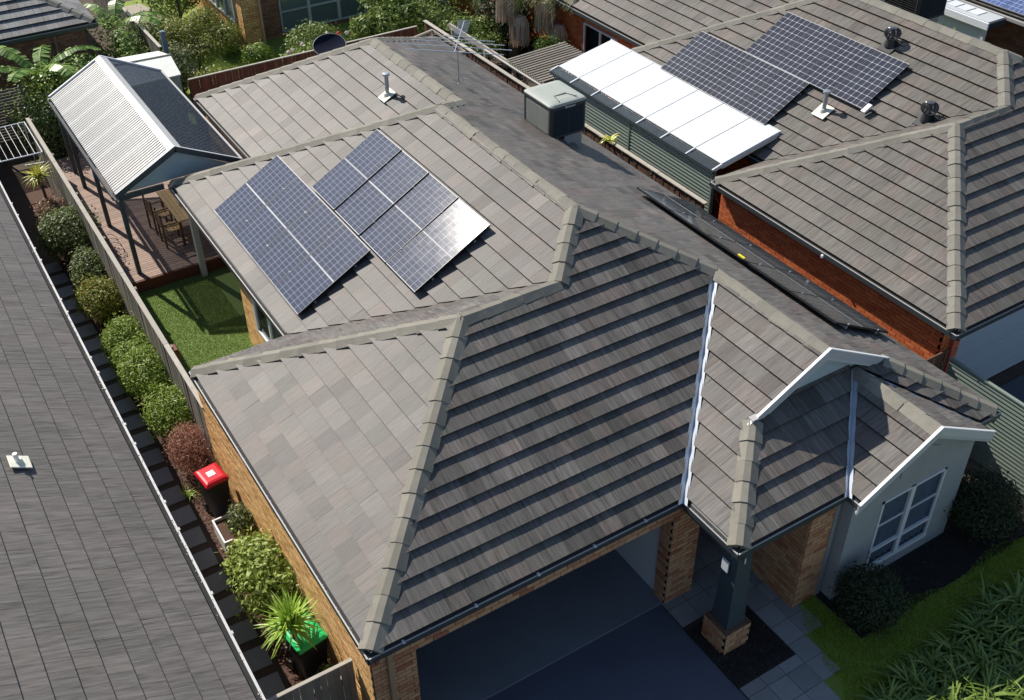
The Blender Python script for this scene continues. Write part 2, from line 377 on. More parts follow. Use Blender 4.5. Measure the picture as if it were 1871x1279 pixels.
def clip(poly, axis, val, keep_greater):
    outp = []
    for i in range(len(poly)):
        a, b = poly[i], poly[(i+1) % len(poly)]
        ia = (a[axis] >= val) == keep_greater; ib = (b[axis] >= val) == keep_greater
        if ia: outp.append(a)
        if ia != ib:
            t = (val-a[axis])/(b[axis]-a[axis]); outp.append((a[0]+(b[0]-a[0])*t, a[1]+(b[1]-a[1])*t))
    return outp

class Face:
    """one roof plane: plan polygon, eave origin O, eave direction e, up-slope plan direction n"""
    def __init__(s, poly, O, e, n, t=T, z0=HE, gauge=.343, width=.33, r0=.07, phase=0.0):
        s.e = Vector((*e, 0)); s.n = Vector((*n, 0)); s.O = Vector((*O, 0)); s.t = t; s.z0 = z0
        s.c = 1/math.sqrt(1+t*t); s.N = Vector((-n[0]*t*s.c, -n[1]*t*s.c, s.c)); s.g = gauge; s.w = width; s.r0 = r0; s.ph = phase
        s.poly = []
        for p in poly:
            q = Vector((*p, 0)) - s.O; s.poly.append((q.dot(s.e), q.dot(s.n)/s.c))
        s.plan = poly
    def P(s, a, rr, h=0): 
        q = s.O + s.e*a + s.n*(rr*s.c); q.z = s.z0 + s.t*rr*s.c; return q + s.N*h
    def tiles(s, hi=.062, lo=.014):
        outp = []; rs = [p[1] for p in s.poly]; ss = [p[0] for p in s.poly]
        row = 0; rr = s.r0
        flip = s.e.cross(s.n).z < 0
        while rr < max(rs):
            off = (s.w/2 if row % 2 else 0) + s.ph
            k0 = math.floor((min(ss)-off)/s.w)
            rowpoly = clip(clip(s.poly, 1, rr, True), 1, rr+s.g, False)
            if len(rowpoly) >= 3:
                k = k0
                while k*s.w+off < max(ss):
                    a0 = k*s.w+off; pl = clip(clip(rowpoly, 0, a0+.0008, True), 0, a0+s.w-.0008, False); k += 1
                    if len(pl) < 3: continue
                    ar = sum(pl[i][0]*pl[(i+1) % len(pl)][1]-pl[(i+1) % len(pl)][0]*pl[i][1] for i in range(len(pl)))/2
                    if abs(ar) < .0008: continue
                    if ar < 0: pl = pl[::-1]
                    if flip: pl = pl[::-1]
                    dz = random.gauss(0, .0006); tl = random.gauss(0, .0012); ts = random.gauss(0, .0005)
                    def h(q): return lo + (hi-lo)*(1-(q[1]-rr)/s.g) + dz + tl*(q[1]-rr)/s.g + ts*(q[0]-a0)/s.w
                    n = len(pl); top = [tuple(s.P(q[0], q[1], h(q))) for q in pl]; bot = [tuple(s.P(q[0], q[1], -.004)) for q in pl]
                    fs = [tuple(range(n))]; uv = [[(q[0], q[1]) for q in pl]]
                    for i in range(n):
                        j = (i+1) % n; fs.append((i, n+i, n+j, j)); uv.append([(pl[i][0], pl[i][1])]*2+[(pl[j][0], pl[j][1])]*2)
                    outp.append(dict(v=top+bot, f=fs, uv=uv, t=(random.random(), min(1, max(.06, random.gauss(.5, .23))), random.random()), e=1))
            rr += s.g; row += 1
        return outp
    def deck(s, mb, h=-.012):
        pts = [s.P(a, b, h) for a, b in s.poly]
        n = len(pts); mb.face(pts)

def capline(p, q, N1, N2, parent, mat='cap', pitch=.38, size=1.0, name='ridge_cap', mortar=True, step=.016):
    p, q = Vector(p), Vector(q)
    if q.z < p.z - 1e-4: p, q = q, p
    if abs(p.z-HE) < .01: p = p + (q-p).normalized()*.15
    d = (q-p); L = d.length; d.normalize(); n = max(1, round(L/pitch)); st = L/n
    def down(N):
        w = N.cross(d).normalized()
        return w if w.z < 0 else -w
    N1, N2 = Vector(N1), Vector(N2); w1, w2 = down(N1), down(N2); up = (N1+N2).normalized()
    if abs(w1.z) < .02: w2 = down(N2)
    def prof(c, k, h):
        W = .165*size*k
        return [c + w1*W + N1*(.045+h*.4), c + w1*W*.34 + up*(.078*size+h), c + w2*W*.34 + up*(.078*size+h), c + w2*W + N2*(.045+h*.4)]
    for i in range(n):
        jit = 0
        a = p + d*(i*st - .012); b = p + d*((i+1)*st + .01)
        side = d.cross(up).normalized()*random.uniform(-.008, .008) + up*random.uniform(-.004, .005)
        A = [x+side for x in prof(a, 1.06, step+jit)]; B = [x+side for x in prof(b, .95, 0.0)]
        mb = MB(); v = A+B+[a+w1*.155*size+N1*.0, a+w2*.155*size+N2*.0, b+w1*.15*size, b+w2*.15*size]
        mb.add(v, [(0, 1, 5, 4), (1, 2, 6, 5), (2, 3, 7, 6), (3, 2, 1, 0, 8, 9), (4, 5, 6, 7, 11, 10), (0, 4, 10, 8), (3, 9, 11, 7)])
        mb.build(name, mat, parent)
    if mortar:
        mb = MB(); W = .15*size
        for ww, NN in ((w1, N1), (w2, N2)):
            a, b = p+ww*(W-.03), q+ww*(W-.03)
            mb.add([a+NN*.0, a+NN*.05, a+ww*.045+NN*.035, a+ww*.045, b, b+NN*.05, b+ww*.045+NN*.035, b+ww*.045], [(0, 1, 2, 3), (7, 6, 5, 4), (1, 5, 6, 2), (2, 6, 7, 3), (0, 4, 5, 1), (3, 7, 4, 0)])
        mb.build('ridge_mortar', 'mortar_cap', parent)

def brickwall(pieces, mortar, p0, p1, z0, z1, nrm, openings=(), L=.24, H=.086, dep=.016, zo=0.0, half=True):
    """bricks standing 10 mm proud of a mortar bed; openings (s0,s1,z0,z1)"""
    p0 = Vector((*p0, 0)); p1 = Vector((*p1, 0)); e = (p1-p0); Len = e.length; e.normalize(); nn = Vector((*nrm, 0))
    rows = int((z1-z0)/H); Hh = (z1-z0)/max(1, rows)
    def pt(s, z, o): v = p0 + e*s + nn*o; v.z = z; return v
    cells = []
    ss = sorted({0, Len, *[o[0] for o in openings], *[o[1] for o in openings]})
    for k in range(rows):
        za, zb = z0+k*Hh+.007, z0+(k+1)*Hh-.007; off = -(L/2 if k % 2 else 0)
        i = 0
        while off + i*L < Len:
            a, b = max(0, off+i*L)+.007, min(Len, off+(i+1)*L)-.007; i += 1
            segs = [(a, b)]
            for (s0, s1, o0, o1) in openings:
                if zb > o0+.02 and za < o1-.02:
                    ns = []
                    for (x, y) in segs:
                        if y <= s0 or x >= s1: ns.append((x, y)); continue
                        if x < s0: ns.append((x, s0))
                        if y > s1: ns.append((s1, y))
                    segs = ns
            for (x, y) in segs:
                if y-x < .03: continue
                o = dep + random.uniform(-.002, .002)
                v = [pt(x, za, o), pt(y, za, o), pt(y, zb, o), pt(x, zb, o), pt(x, za, -.002), pt(y, za, -.002), pt(y, zb, -.002), pt(x, zb, -.002)]
                fs = [(0, 1, 2, 3), (0, 4, 5, 1), (1, 5, 6, 2), (2, 6, 7, 3), (3, 7, 4, 0)]
                if e.cross(Vector((0, 0, 1))).dot(nn) < 0: fs = [q[::-1] for q in fs]
                cells.append(dict(v=[tuple(q) for q in v], f=fs, uv=[[(0, 0)]*4]*5, t=(random.random(), random.random(), 0)))
    pieces += cells
    # mortar bed as boxes around the openings
    zs = sorted({z0, z1, *[min(max(o[2], z0), z1) for o in openings], *[min(max(o[3], z0), z1) for o in openings]})
    for i in range(len(ss)-1):
        for j in range(len(zs)-1):
            a, b, c, d = ss[i], ss[i+1], zs[j], zs[j+1]
            if b-a < 1e-4 or d-c < 1e-4: continue
            if any(o[0]-1e-4 <= a and b <= o[1]+1e-4 and o[2]-1e-4 <= c and d <= o[3]+1e-4 for o in openings): continue
            v = [pt(a, c, 0), pt(b, c, 0), pt(b, d, 0), pt(a, d, 0), pt(a, c, -.1), pt(b, c, -.1), pt(b, d, -.1), pt(a, d, -.1)]
            mortar.add(v, [(0, 1, 2, 3), (7, 6, 5, 4), (0, 4, 5, 1), (1, 5, 6, 2), (2, 6, 7, 3), (3, 7, 4, 0)])

def gutter(mb_lip, mb_in, p0, p1, out, z=HE, wd=.105, ht=.10):
    """open quad gutter; p0-p1 is its outer top edge"""
    p0 = Vector((*p0, z)); p1 = Vector((*p1, z)); o = Vector((*out, 0)); e = (p1-p0).normalized(); c = (p0+p1)/2; L = (p1-p0).length/2
    mb_in.obox(c - o*.006 - Vector((0, 0, ht/2+.002)), e*L, o*.006, Vector((0, 0, ht/2)))
    mb_lip.obox(c - o*.010 + Vector((0, 0, .004)), e*L, o*.010, Vector((0, 0, .006)))
    mb_in.obox(c - o*(wd/2+.006) - Vector((0, 0, ht-.003)), e*(L-.004), o*(wd/2-.002), Vector((0, 0, .005)))
    mb_in.obox(c - o*(wd+.008) - Vector((0, 0, ht*.8)), e*(L-.004), o*.008, Vector((0, 0, ht*.8)))
def litter(p0, p1, out, parent, z=HE, n=900, name='leaf_litter'):
    p0 = Vector((*p0, z)); p1 = Vector((*p1, z)); o = Vector((*out, 0)); mb = MB()
    for _ in range(n):
        t = random.random()
        if math.sin(t*37)+math.sin(t*91+2) < -.9: continue
        c = p0.lerp(p1, t) - o*random.uniform(.018, .10) + Vector((0, 0, random.uniform(-.035, .006)))
        a = Vector((random.gauss(0, 1), random.gauss(0, 1), random.gauss(0, .4))).normalized()*random.uniform(.008, .024); b = a.cross(Vector((random.gauss(0, .5), random.gauss(0, .5), 1))).normalized()*random.uniform(.004, .014)
        mb.face([c-a, c-b, c+a, c+b], tint=(random.random(), 0, 0))
    mb.build(name, 'debris', parent, kind='stuff')

def quadmesh(V, tint, name, mat, parent=None, base=(0, 0, 0), kind=None):
    """V: (n,k,3) polygons"""
    n, k, _ = V.shape; B = np.array(OFF[parent.name] if parent is not None else base)
    me = bpy.data.meshes.new(name); me.vertices.add(n*k); me.vertices.foreach_set('co', (V.reshape(-1, 3)-B).ravel())
    me.loops.add(n*k); me.loops.foreach_set('vertex_index', np.arange(n*k)); me.polygons.add(n)
    me.polygons.foreach_set('loop_start', np.arange(n)*k); me.polygons.foreach_set('loop_total', np.full(n, k))
    at = me.attributes.new('tint', 'FLOAT_COLOR', 'CORNER'); c = np.ones((n, k, 4)); c[:, :, 0] = tint[:, None]; at.data.foreach_set('color', c.ravel())
    me.materials.append(M[mat]); me.update(calc_edges=True)
    o = link(name, me, parent, base)
    if kind: o['kind'] = kind
    return o
def leaves(cen, rad, n, size, seed=0, shell=.55, lumps=14, lump=.30, aspect=.45, drop=0.0, flat=0, patch=3.0):
    g = np.random.default_rng(seed); d = g.normal(size=(n, 3)); d /= np.linalg.norm(d, axis=1)[:, None]
    L = g.normal(size=(lumps, 3)); L /= np.linalg.norm(L, axis=1)[:, None]; amp = g.uniform(-1, 1, lumps)
    k = 1 + lump*np.sum(amp*np.exp(-(1-(d@L.T))*patch*2.2), axis=1)
    rr = shell + (1-shell)*g.random(n)**.6
    rr = np.where(g.random(n) < .22, g.random(n)**.5*shell, rr)
    rr = np.where(g.random(n) < .05, 1+.22*g.random(n), rr)
    p = np.array(cen) + d*np.array(rad)*(rr*k)[:, None]
    p[:, 2] = np.maximum(p[:, 2], 0.02)
    nrm = d + g.normal(size=(n, 3))*.75 + np.array([0, 0, .5]); nrm /= np.linalg.norm(nrm, axis=1)[:, None]
    a = np.cross(nrm, g.normal(size=(n, 3))); a /= np.linalg.norm(a, axis=1)[:, None]; a[:, 2] -= drop; b = np.cross(nrm, a)
    s = size*g.uniform(.6, 1.35, n)[:, None]
    V = np.stack([p-a*s, p-b*s*aspect+nrm*s*.12, p+a*s, p+b*s*aspect+nrm*s*.12], axis=1)
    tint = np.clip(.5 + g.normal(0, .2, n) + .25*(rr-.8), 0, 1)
    return V, tint
def shrub(label, loc, rad, n, size, mat, seed, group=None, name='garden_shrub', cat='shrub', lift=0.05, stem=True, **k):
    t = thing(name, label, cat, (loc[0], loc[1], 0), group)
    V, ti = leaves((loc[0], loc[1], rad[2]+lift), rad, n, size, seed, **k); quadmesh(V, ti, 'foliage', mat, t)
    if stem:
        mb = MB(); g = random.Random(seed)
        for _ in range(5):
            q = Vector((loc[0]+g.uniform(-.6, .6)*rad[0], loc[1]+g.uniform(-.6, .6)*rad[1], lift+rad[2]*1.1))
            mb.tube([(loc[0], loc[1], 0), Vector((loc[0], loc[1], 0)).lerp(q, .5)+Vector((0, 0, .05)), q], [.02, .013, .005], 6)
        mb.build('stem', 'bark', t)
    return t
def blades(cen, n, length, width, seed, mat, name='foliage', parent=None, elev=(.1, 1.3), bend=.5, seg=4, spread=.05):
    """sword-shaped leaves arching from a crown"""
    g = np.random.default_rng(seed); Vs = []; ts = []
    for i in range(n):
        az = g.uniform(0, 2*np.pi); el = g.uniform(*elev); L = length*g.uniform(.75, 1.1); dirh = np.array([np.cos(az), np.sin(az), 0]); side = np.array([-np.sin(az), np.cos(az), 0])
        p = np.array(cen, float)+g.normal(0, spread, 3)*np.array([1, 1, .3]); e = el; prev = p; tt = g.random()
        wprev = width*.55
        for k in range(seg):
            q = prev + (dirh*np.cos(e)+np.array([0, 0, np.sin(e)]))*L/seg; wn = width*(1-((k+1)/seg)**2*.96)*.5+.001
            wn = max(wn, .001); Vs.append([prev-side*wprev, prev+side*wprev, q+side*wn, q-side*wn]); ts.append(tt*.8+.2*k/seg); prev = q; wprev = wn; e -= bend/seg*g.uniform(.7, 1.3)
    return quadmesh(np.array(Vs), np.array(ts), name, mat, parent)

# ================================================================== SETTING: ground
mb = MB(); mb.face([(-120, -80, -.03), (160, -80, -.03), (160, 200, -.03), (-120, 200, -.03)]); struct('ground', mb, 'soil')
mb = MB(); mb.box(.90, 5.30, -8, .12, -.02, .004); mb.face([(.9, -8, .006)]*3); mb.f.pop(); mb.uv.pop(); mb.t.pop()
struct('driveway', mb, 'drive')
mb = MB(); mb.box(.2, 5.9, .125, 6.9, -.02, .03); struct('garage_floor', mb, 'slab')
mb = MB(); mb.box(-.62, .03, -.4, 21.3, -.02, .03); struct('mulch_bed', mb, 'mulch')
mb = MB(); mb.box(-1.85, -.625, -6, 22, -.02, .008); struct('side_path_soil', mb, 'soil')
mb = MB(); mb.box(.12, 3.4, 7.3, 14.2, -.02, .01); struct('turf_base', mb, 'turf_base')
mb = MB(); mb.box(6.3, 12.5, -8, -.9, -.02, .01); struct('lawn_soil', mb, 'lawn_base')
mb = MB(); mb.box(12.7, 24, -8, .8, -.02, .006); struct('neighbour_driveway', mb, 'drive')
mb = MB(); mb.box(4.7, 14.5, 21.6, 34, -.02, .01); struct('back_garden_ground', mb, 'lawn_base')

# bark chips
M['chip_dark'] = leaf_mat('dark_bark_chips', [(0, (.012, .01, .009)), (.8, (.035, .028, .024)), (1, (.09, .06, .045))], .9, 0)
def chips(x0, x1, y0, y1, n, name, mat, s=.02, z=.035, seed=1):
    g = np.random.default_rng(seed); p = np.stack([g.uniform(x0, x1, n), g.uniform(y0, y1, n), z+g.uniform(0, .012, n)], 1)
    nr = g.normal(size=(n, 3))*.4+np.array([0, 0, 1]); a = np.cross(nr, g.normal(size=(n, 3))); a /= np.linalg.norm(a, axis=1)[:, None]; b = np.cross(nr, a); b /= np.linalg.norm(b, axis=1)[:, None]
    sz = s*g.uniform(.5, 1.4, n)[:, None]
    quadmesh(np.stack([p-a*sz, p-b*sz*.5, p+a*sz, p+b*sz*.5], 1), g.random(n), name, mat, kind='stuff')
M['chip'] = leaf_mat('bark_chips', [(0, (.04, .022, .015)), (.6, (.13, .065, .045)), (1, (.28, .17, .12))], .9, 0)
chips(-.62, .03, -.4, 18, 9000, 'bark_chips', 'chip')
def grass(poly_test, x0, x1, y0, y1, n, h, name, mat, seed, z=.01):
    g = np.random.default_rng(seed); p = np.stack([g.uniform(x0, x1, n), g.uniform(y0, y1, n), np.full(n, z)], 1)
    p = p[np.array([poly_test(a, b) for a, b, _ in p])]; n = len(p); az = g.uniform(0, 2*np.pi, n); sd = np.stack([np.cos(az), np.sin(az), np.zeros(n)], 1)*.006
    tip = p + np.stack([g.normal(0, .35, n), g.normal(0, .35, n), np.ones(n)], 1)*(h*g.uniform(.6, 1.2, n))[:, None]
    quadmesh(np.stack([p-sd, p+sd, tip], 1), g.random(n), name, mat, kind='stuff')
grass(lambda a, b: True, .14, 2.3, 7.35, 14.2, 80000, .026, 'artificial_turf', 'turf', 3)
def lawn_ok(x, y): return y > -3.0 - .12*(x-6.5) + .1*math.sin(x*5) - .3 and x > 6.45+.1*math.sin(y*9) and not (y > -1.6)
grass(lambda x, y: x > 7.3+(y+.9)*.36+.05*math.sin(y*9) and not (x > 7.6 and y > -2.15+.10*math.sin(x*3)), 6.0, 12.4, -5.2, -1.0, 90000, .06, 'lawn_grass', 'grass', 4)

# stepping stones along the side path and pavers by the porch
mb = MB(); mb.box(7.65, 12.55, -2.2, -.9, -.02, .028); struct('front_garden_bed', mb, 'mulch_dark')
chips(7.7, 12.4, -2.25, -1.4, 2600, 'front_bed_chips', 'chip_dark', seed=10)
st = MB(); st.box(-.22, .22, -.22, .22, 0, .018); stm = st.mesh('stepping_stone', M['paver'])
path = bpy.data.objects.new('side_path', None); COL.objects.link(path); setp(path, kind='structure'); OFF[path.name] = Vector((0, 0, 0))
for i in range(26):
    o = bpy.data.objects.new('stepping_stone', stm); COL.objects.link(o); o.parent = path
    o.location = (-.92+random.uniform(-.02, .02), .9+i*.62, .008+random.uniform(0, .006)); o.rotation_euler.z = random.uniform(-.05, .05)
pv = MB(); pv.box(-.195, .195, -.195, .195, -.03, 0); pvm = pv.mesh('paver', M['paver'])
porch = bpy.data.objects.new('porch_paving', None); COL.objects.link(porch); setp(porch, kind='structure'); OFF[porch.name] = Vector((0, 0, 0))
for i in range(6):
    for j in range(16):
        x, y = 5.52+i*.4, -4.26+j*.4
        if y > 1.8 or x < 5.3: continue
        if x < 6.4 and -1.75 < y < -.6: continue
        if x-.1 > 7.25+(y+.9)*.36: continue
        o = bpy.data.objects.new('paver', pvm); COL.objects.link(o); o.parent = porch; o.location = (x, y, .022+random.uniform(0, .004))
mb = MB(); mb.box(5.31, 6.52, -1.86, -.55, -.02, .03); struct('garden_bed', mb, 'mulch_dark')
chips(5.32, 6.50, -1.84, -.6, 1900, 'garden_bed_chips', 'chip_dark', seed=9)

# ================================================================== MAIN HOUSE
house = thing('brick_house', 'golden brick house in the middle with grey tiled hipped roof over an open double garage', 'house', (0, 0, 0))
V0 = .09
GF = Face([(0, 0), (XB-V0, 0), (XS-V0, W_-XS), (XS, W_-XS), (XR, BH), (XI+A_, A_), (A_, A_)], (0, 0), (1, 0), (0, 1))
GL = Face([(0, 0), (A_, A_), (0, 2*A_)], (0, 0), (0, -1), (1, 0), r0=.10)
GB = Face([(0, 2*A_), (A_, A_), (XI+A_, A_), (XI, 2*A_)], (0, 2*A_), (-1, 0), (0, -1))
ML = Face([(XI, 2*A_+.06), (XI+A_, A_+.06), (XR, BH), (XR, YN), (XI, YJ)], (XI, 0), (0, -1), (1, 0), r0=.10)
MBk = Face([(XI, YJ), (XR, YN), (XM, YN+XM-XR), (XK, YJ)], (XI, YJ), (-1, 0), (0, -1))
BL = Face([(XK, YJ+.06), (XM, YN+XM-XR+.06), (XM, YL), (XK, YB)], (XK, 0), (0, -1), (1, 0))
BB = Face([(XK, YB), (XM, YL), (W_, YB)], (0, YB), (-1, 0), (0, -1))
RF = Face([(W_, YC), (W_-DD, YT), (XS, YT), (XS, W_-XS), (XR, BH), (XR, YN), (XM, YN+XM-XR), (XM, YL), (W_, YB)], (W_, 0), (0, 1), (-1, 0))
WL = Face([(XB, -V0), (XB, YC), (XB+DD, YT), (XS, YT), (XS, W_-XS-V0)], (XB, 0), (0, -1), (1, 0), r0=.10)
VY = YC + (XG-XD)
LF1 = Face([(XB, YC), (XD-V0, YC), (XG-V0, VY), (XG-V0, YT+.16), (XB+DD+.16, YT+.16), (XB+DD, YT)], (0, YC), (1, 0), (0, 1))
LF2 = Face([(2*XG-XD+V0, YC), (W_, YC), (W_-DD, YT), (W_-DD-.16, YT+.16), (XG+V0, YT+.16), (XG+V0, VY)], (0, YC), (1, 0), (0, 1))
G2L = Face([(XD, YE), (XG, YE), (XG, VY-V0), (XD, YC-V0)], (XD, 0), (0, -1), (1, 0))
G2R = Face([(2*XG-XD, YC-V0), (XG, VY-V0), (XG, YE), (2*XG-XD, YE)], (2*XG-XD, 0), (0, 1), (-1, 0))
faces = dict(GF=GF, GL=GL, GB=GB, ML=ML, MBk=MBk, BL=BL, BB=BB, RF=RF, WL=WL, LF1=LF1, LF2=LF2, G2L=G2L, G2R=G2R)
pcs = []; dk = MB()
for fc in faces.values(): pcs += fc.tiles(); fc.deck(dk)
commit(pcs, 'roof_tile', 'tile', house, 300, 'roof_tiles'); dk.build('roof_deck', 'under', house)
def z_(s): return HE + T*s
nf = GF.N; nl = GL.N; nb = GB.N; nr = RF.N
HR = z_(BH)
caps = [((0, 0, HE), (A_, A_, z_(A_)), nf, nl), ((0, 2*A_, HE), (A_, A_, z_(A_)), nl, nb), ((A_, A_, z_(A_)), (XI+A_, A_, z_(A_)), nf, nb),
        ((XI+A_, A_, z_(A_)), (XR, BH, HR), nf, nl), ((XS, W_-XS, z_(W_-XS)), (XR, BH, HR), nf, nr), ((XI, YJ, HE), (XR, YN, HR), nl, nb),
        ((XM, YN+XM-XR, z_(W_-XM)), (XR, YN, HR), nb, nr), ((XK, YB, HE), (XM, YL, z_(W_-XM)), nl, nb), ((W_, YB, HE), (XM, YL, z_(W_-XM)), nr, nb),
        ((XB, YC, HE), (XB+DD, YT, z_(DD)), nf, nl), ((W_, YC, HE), (W_-DD, YT, z_(DD)), nf, nr)]
for c in caps: capline(*c, parent=house)
for c in [((XR, BH, HR), (XR, YN, HR), nl, nr), ((XM, YN+XM-XR, z_(W_-XM)), (XM, YL, z_(W_-XM)), nl, nr), ((XS, W_-XS, z_(W_-XS)), (XS, YT, z_(W_-XS)), nl, nr), ((XG, YE, z_(XG-XD)), (XG, VY, z_(XG-XD)), nl, nr)]:
    capline(*c, parent=house, step=.004)
# valley metal
def valley(p, q, NA, dA, NB, dB, parent, name='valley_flashing', mat='flash', wd=.12, ho=.045):
    p, q = Vector(p), Vector(q); dA, dB = Vector(dA), Vector(dB); mb = MB()
    n = 14
    def lv(t, ddir, N, k): 
        j = random.uniform(-.005, .005) if 0 < t < n else 0
        return p.lerp(q, t/n) + ddir*(k+j) + N*ho
    eA = [lv(i, dA, NA, wd) for i in range(n+1)]; eB = [lv(i, dB, NB, wd) for i in range(n+1)]
    for i in range(n):
        a0, a1 = p.lerp(q, i/n)+Vector((0, 0, .004)), p.lerp(q, (i+1)/n)+Vector((0, 0, .004))
        mb.face([eA[i], a0, a1, eA[i+1]]); mb.face([a0, eB[i], eB[i+1], a1])
    mb.build(name, mat, parent)
def slopev(face, plan):
    v = Vector((*plan, 0)); v.z = T*v.dot(face.n); return v.normalized()
vS, vB = (XS-.02, W_-XS-.02, z_(W_-XS)-.01), (XB, 0, HE)
valley(vB, vS, nf, slopev(GF, (-1, 0)), nl, slopev(WL, (0, -1)), house)
valley((XD, YC, HE), (XG, VY, z_(XG-XD)), nf, slopev(LF1, (-1, 0)), nl, slopev(G2L, (0, -1)), house, wd=.10)
valley((2*XG-XD, YC, HE), (XG, VY, z_(XG-XD)), nf, slopev(LF2, (1, 0)), nr, slopev(G2R, (0, -1)), house, wd=.05, ho=.01)
valley((XK, YJ, HE), (XM, YN+XM-XR, z_(W_-XM)), nb, slopev(MBk, (1, 0)), nl, slopev(BL, (0, 1)), house, mat='cap', wd=.08, ho=.01)
valley((XI, 2*A_, HE), (XI+A_, A_, z_(A_)), nb, slopev(GB, (-1, 0)), nl, slopev(ML, (0, 1)), house, mat='cap', wd=.08, ho=.01)
# gutters
gl = []
for a, b, o in [((0, 0), (XB, 0), (0, -1)), ((XB, YC), (XD, YC), (0, -1)), ((2*XG-XD, YC), (W_, YC), (0, -1)), ((0, 2*A_), (XI, 2*A_), (0, 1)), ((XI, YJ), (XK, YJ), (0, 1)), ((XK, YB), (W_, YB), (0, 1))]: gl.append((a, b, o))
for a, b, o in [((0, 0), (0, 2*A_), (-1, 0)), ((XB, 0), (XB, YC), (-1, 0)), ((XI, 2*A_), (XI, YJ), (-1, 0)), ((XK, YJ), (XK, YB), (-1, 0)), ((W_, YC), (W_, YB), (1, 0)), ((XD, YE), (XD, YC), (-1, 0)), ((2*XG-XD, YE), (2*XG-XD, YC), (1, 0))]: gl.append((a, b, o))
def gutters(lst, parent, fmat='gutter_dk'):
    for a, b, o in lst:
        l_, g_ = MB(), MB(); gutter(l_, g_, a, b, o); l_.build('gutter', 'gutter', parent); g_.build('fascia', fmat, parent)
gutters(gl, house)
for a, b in (((0, .1), (0, 2*A_-.1)), ((XI, 2*A_+.1), (XI, YJ-.1))): MB().box(a[0]+.014, a[0]+.10, a[1], b[1], HE-.035, HE-.012).build('gutter_silt', 'offwhite', house)
for a, b in (((0, .1), (0, 2*A_-.1)), ((XI, 2*A_+.1), (XI, YJ-.1)), ((XB, -.12), (XB, YC+.12))): MB().box(a[0]+.070, a[0]+.098, min(a[1], b[1]), max(a[1], b[1]), HE-.03, HE+.062).build('eave_bedding', 'offwhite', house)
litter((0, 0), (0, 2*A_), (-1, 0), house, n=2600); litter((XI, 2*A_), (XI, YJ), (-1, 0), house, n=2200); litter((XB, 0), (XB, YC), (-1, 0), house, n=300); litter((0, 0), (XB, 0), (0, -1), house, n=160)
for x in (.55, 1.7, 2.75, 3.75, 4.7): MB().box(x-.02, x+.02, -.012, .09, HE-.004, HE+.012).build('gutter_bracket', 'white', house)

# walls
bp = []; mt = MB()
brickwall(bp, mt, (.07, 7.2), (.07, .10), 0, 2.40, (-1, 0))
commit(bp, 'brick', 'brick', house, 150, 'bricks_side'); bp = []
brickwall(bp, mt, (.07, .10), (.74, .10), 0, 2.10, (0, -1), [(.22, .31, 0, 2.1)])
brickwall(bp, mt, (.07, .10), (5.94, .10), 2.10, 2.40, (0, -1))
brickwall(bp, mt, (5.36, .10), (5.94, .10), 0, 2.10, (0, -1))
brickwall(bp, mt, (5.36, .38), (5.36, .10), 0, 2.10, (-1, 0)); brickwall(bp, mt, (5.94, .10), (5.94, 2.2), 0, 2.40, (1, 0))
brickwall(bp, mt, (.74, .10), (.74, .38), 0, 2.10, (1, 0))
brickwall(bp, mt, (5.95, 2.2), (7.35, 2.2), 0, 2.4, (0, -1), [(.2, 1.1, 0, 2.1)])
brickwall(bp, mt, (7.12, 2.2), (7.12, -1.12), 0, 2.38, (-1, 0)); brickwall(bp, mt, (7.12, -1.12), (7.74, -1.12), 0, 2.38, (0, -1))
commit(bp, 'brick', 'brick_mix', house, 150, 'bricks_front'); bp = []
brickwall(bp, mt, (2.16, 10.9), (2.16, 7.3), 0, 2.4, (-1, 0), [(.9, 2.7, .9, 2.1)]); brickwall(bp, mt, (3.4, 10.9), (2.16, 10.9), 0, 2.4, (0, 1)); brickwall(bp, mt, (4.1, 18.3), (4.1, 10.9), 0, 2.4, (-1, 0))
commit(bp, 'brick', 'brick', house, 0, 'bricks_rear')
mt.build('mortar_bed', 'mortar', house)
MB().box(.29, .375, .02, .10, 0, 2.36).build('downpipe', plain('tan_downpipe', (.36, .25, .15), .5), house, bevel=.01)
# timber lintel edge line + garage interior
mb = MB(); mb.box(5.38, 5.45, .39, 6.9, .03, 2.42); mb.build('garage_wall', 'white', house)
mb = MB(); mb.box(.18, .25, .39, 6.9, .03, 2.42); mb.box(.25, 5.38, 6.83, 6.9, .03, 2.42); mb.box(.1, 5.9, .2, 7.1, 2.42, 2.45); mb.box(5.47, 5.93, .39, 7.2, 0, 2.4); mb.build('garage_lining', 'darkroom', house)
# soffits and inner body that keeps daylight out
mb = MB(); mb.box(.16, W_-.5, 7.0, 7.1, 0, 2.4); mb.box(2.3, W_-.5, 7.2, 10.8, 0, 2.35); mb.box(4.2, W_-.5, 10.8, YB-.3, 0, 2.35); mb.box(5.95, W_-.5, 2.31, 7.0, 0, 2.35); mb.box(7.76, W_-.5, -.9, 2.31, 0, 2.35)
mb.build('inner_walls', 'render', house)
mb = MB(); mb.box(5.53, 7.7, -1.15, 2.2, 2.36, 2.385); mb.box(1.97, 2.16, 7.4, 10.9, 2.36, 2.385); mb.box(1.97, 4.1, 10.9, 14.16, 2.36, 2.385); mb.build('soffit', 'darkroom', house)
# porch beam
mb = MB(); mb.box(XB+.11, XB+.27, YC+.12, .09, 2.2, 2.36); mb.box(XB+.12, XD-.1, YC+.11, YC+.26, 2.2, 2.36); mb.build('porch_beam', 'postblue', house)
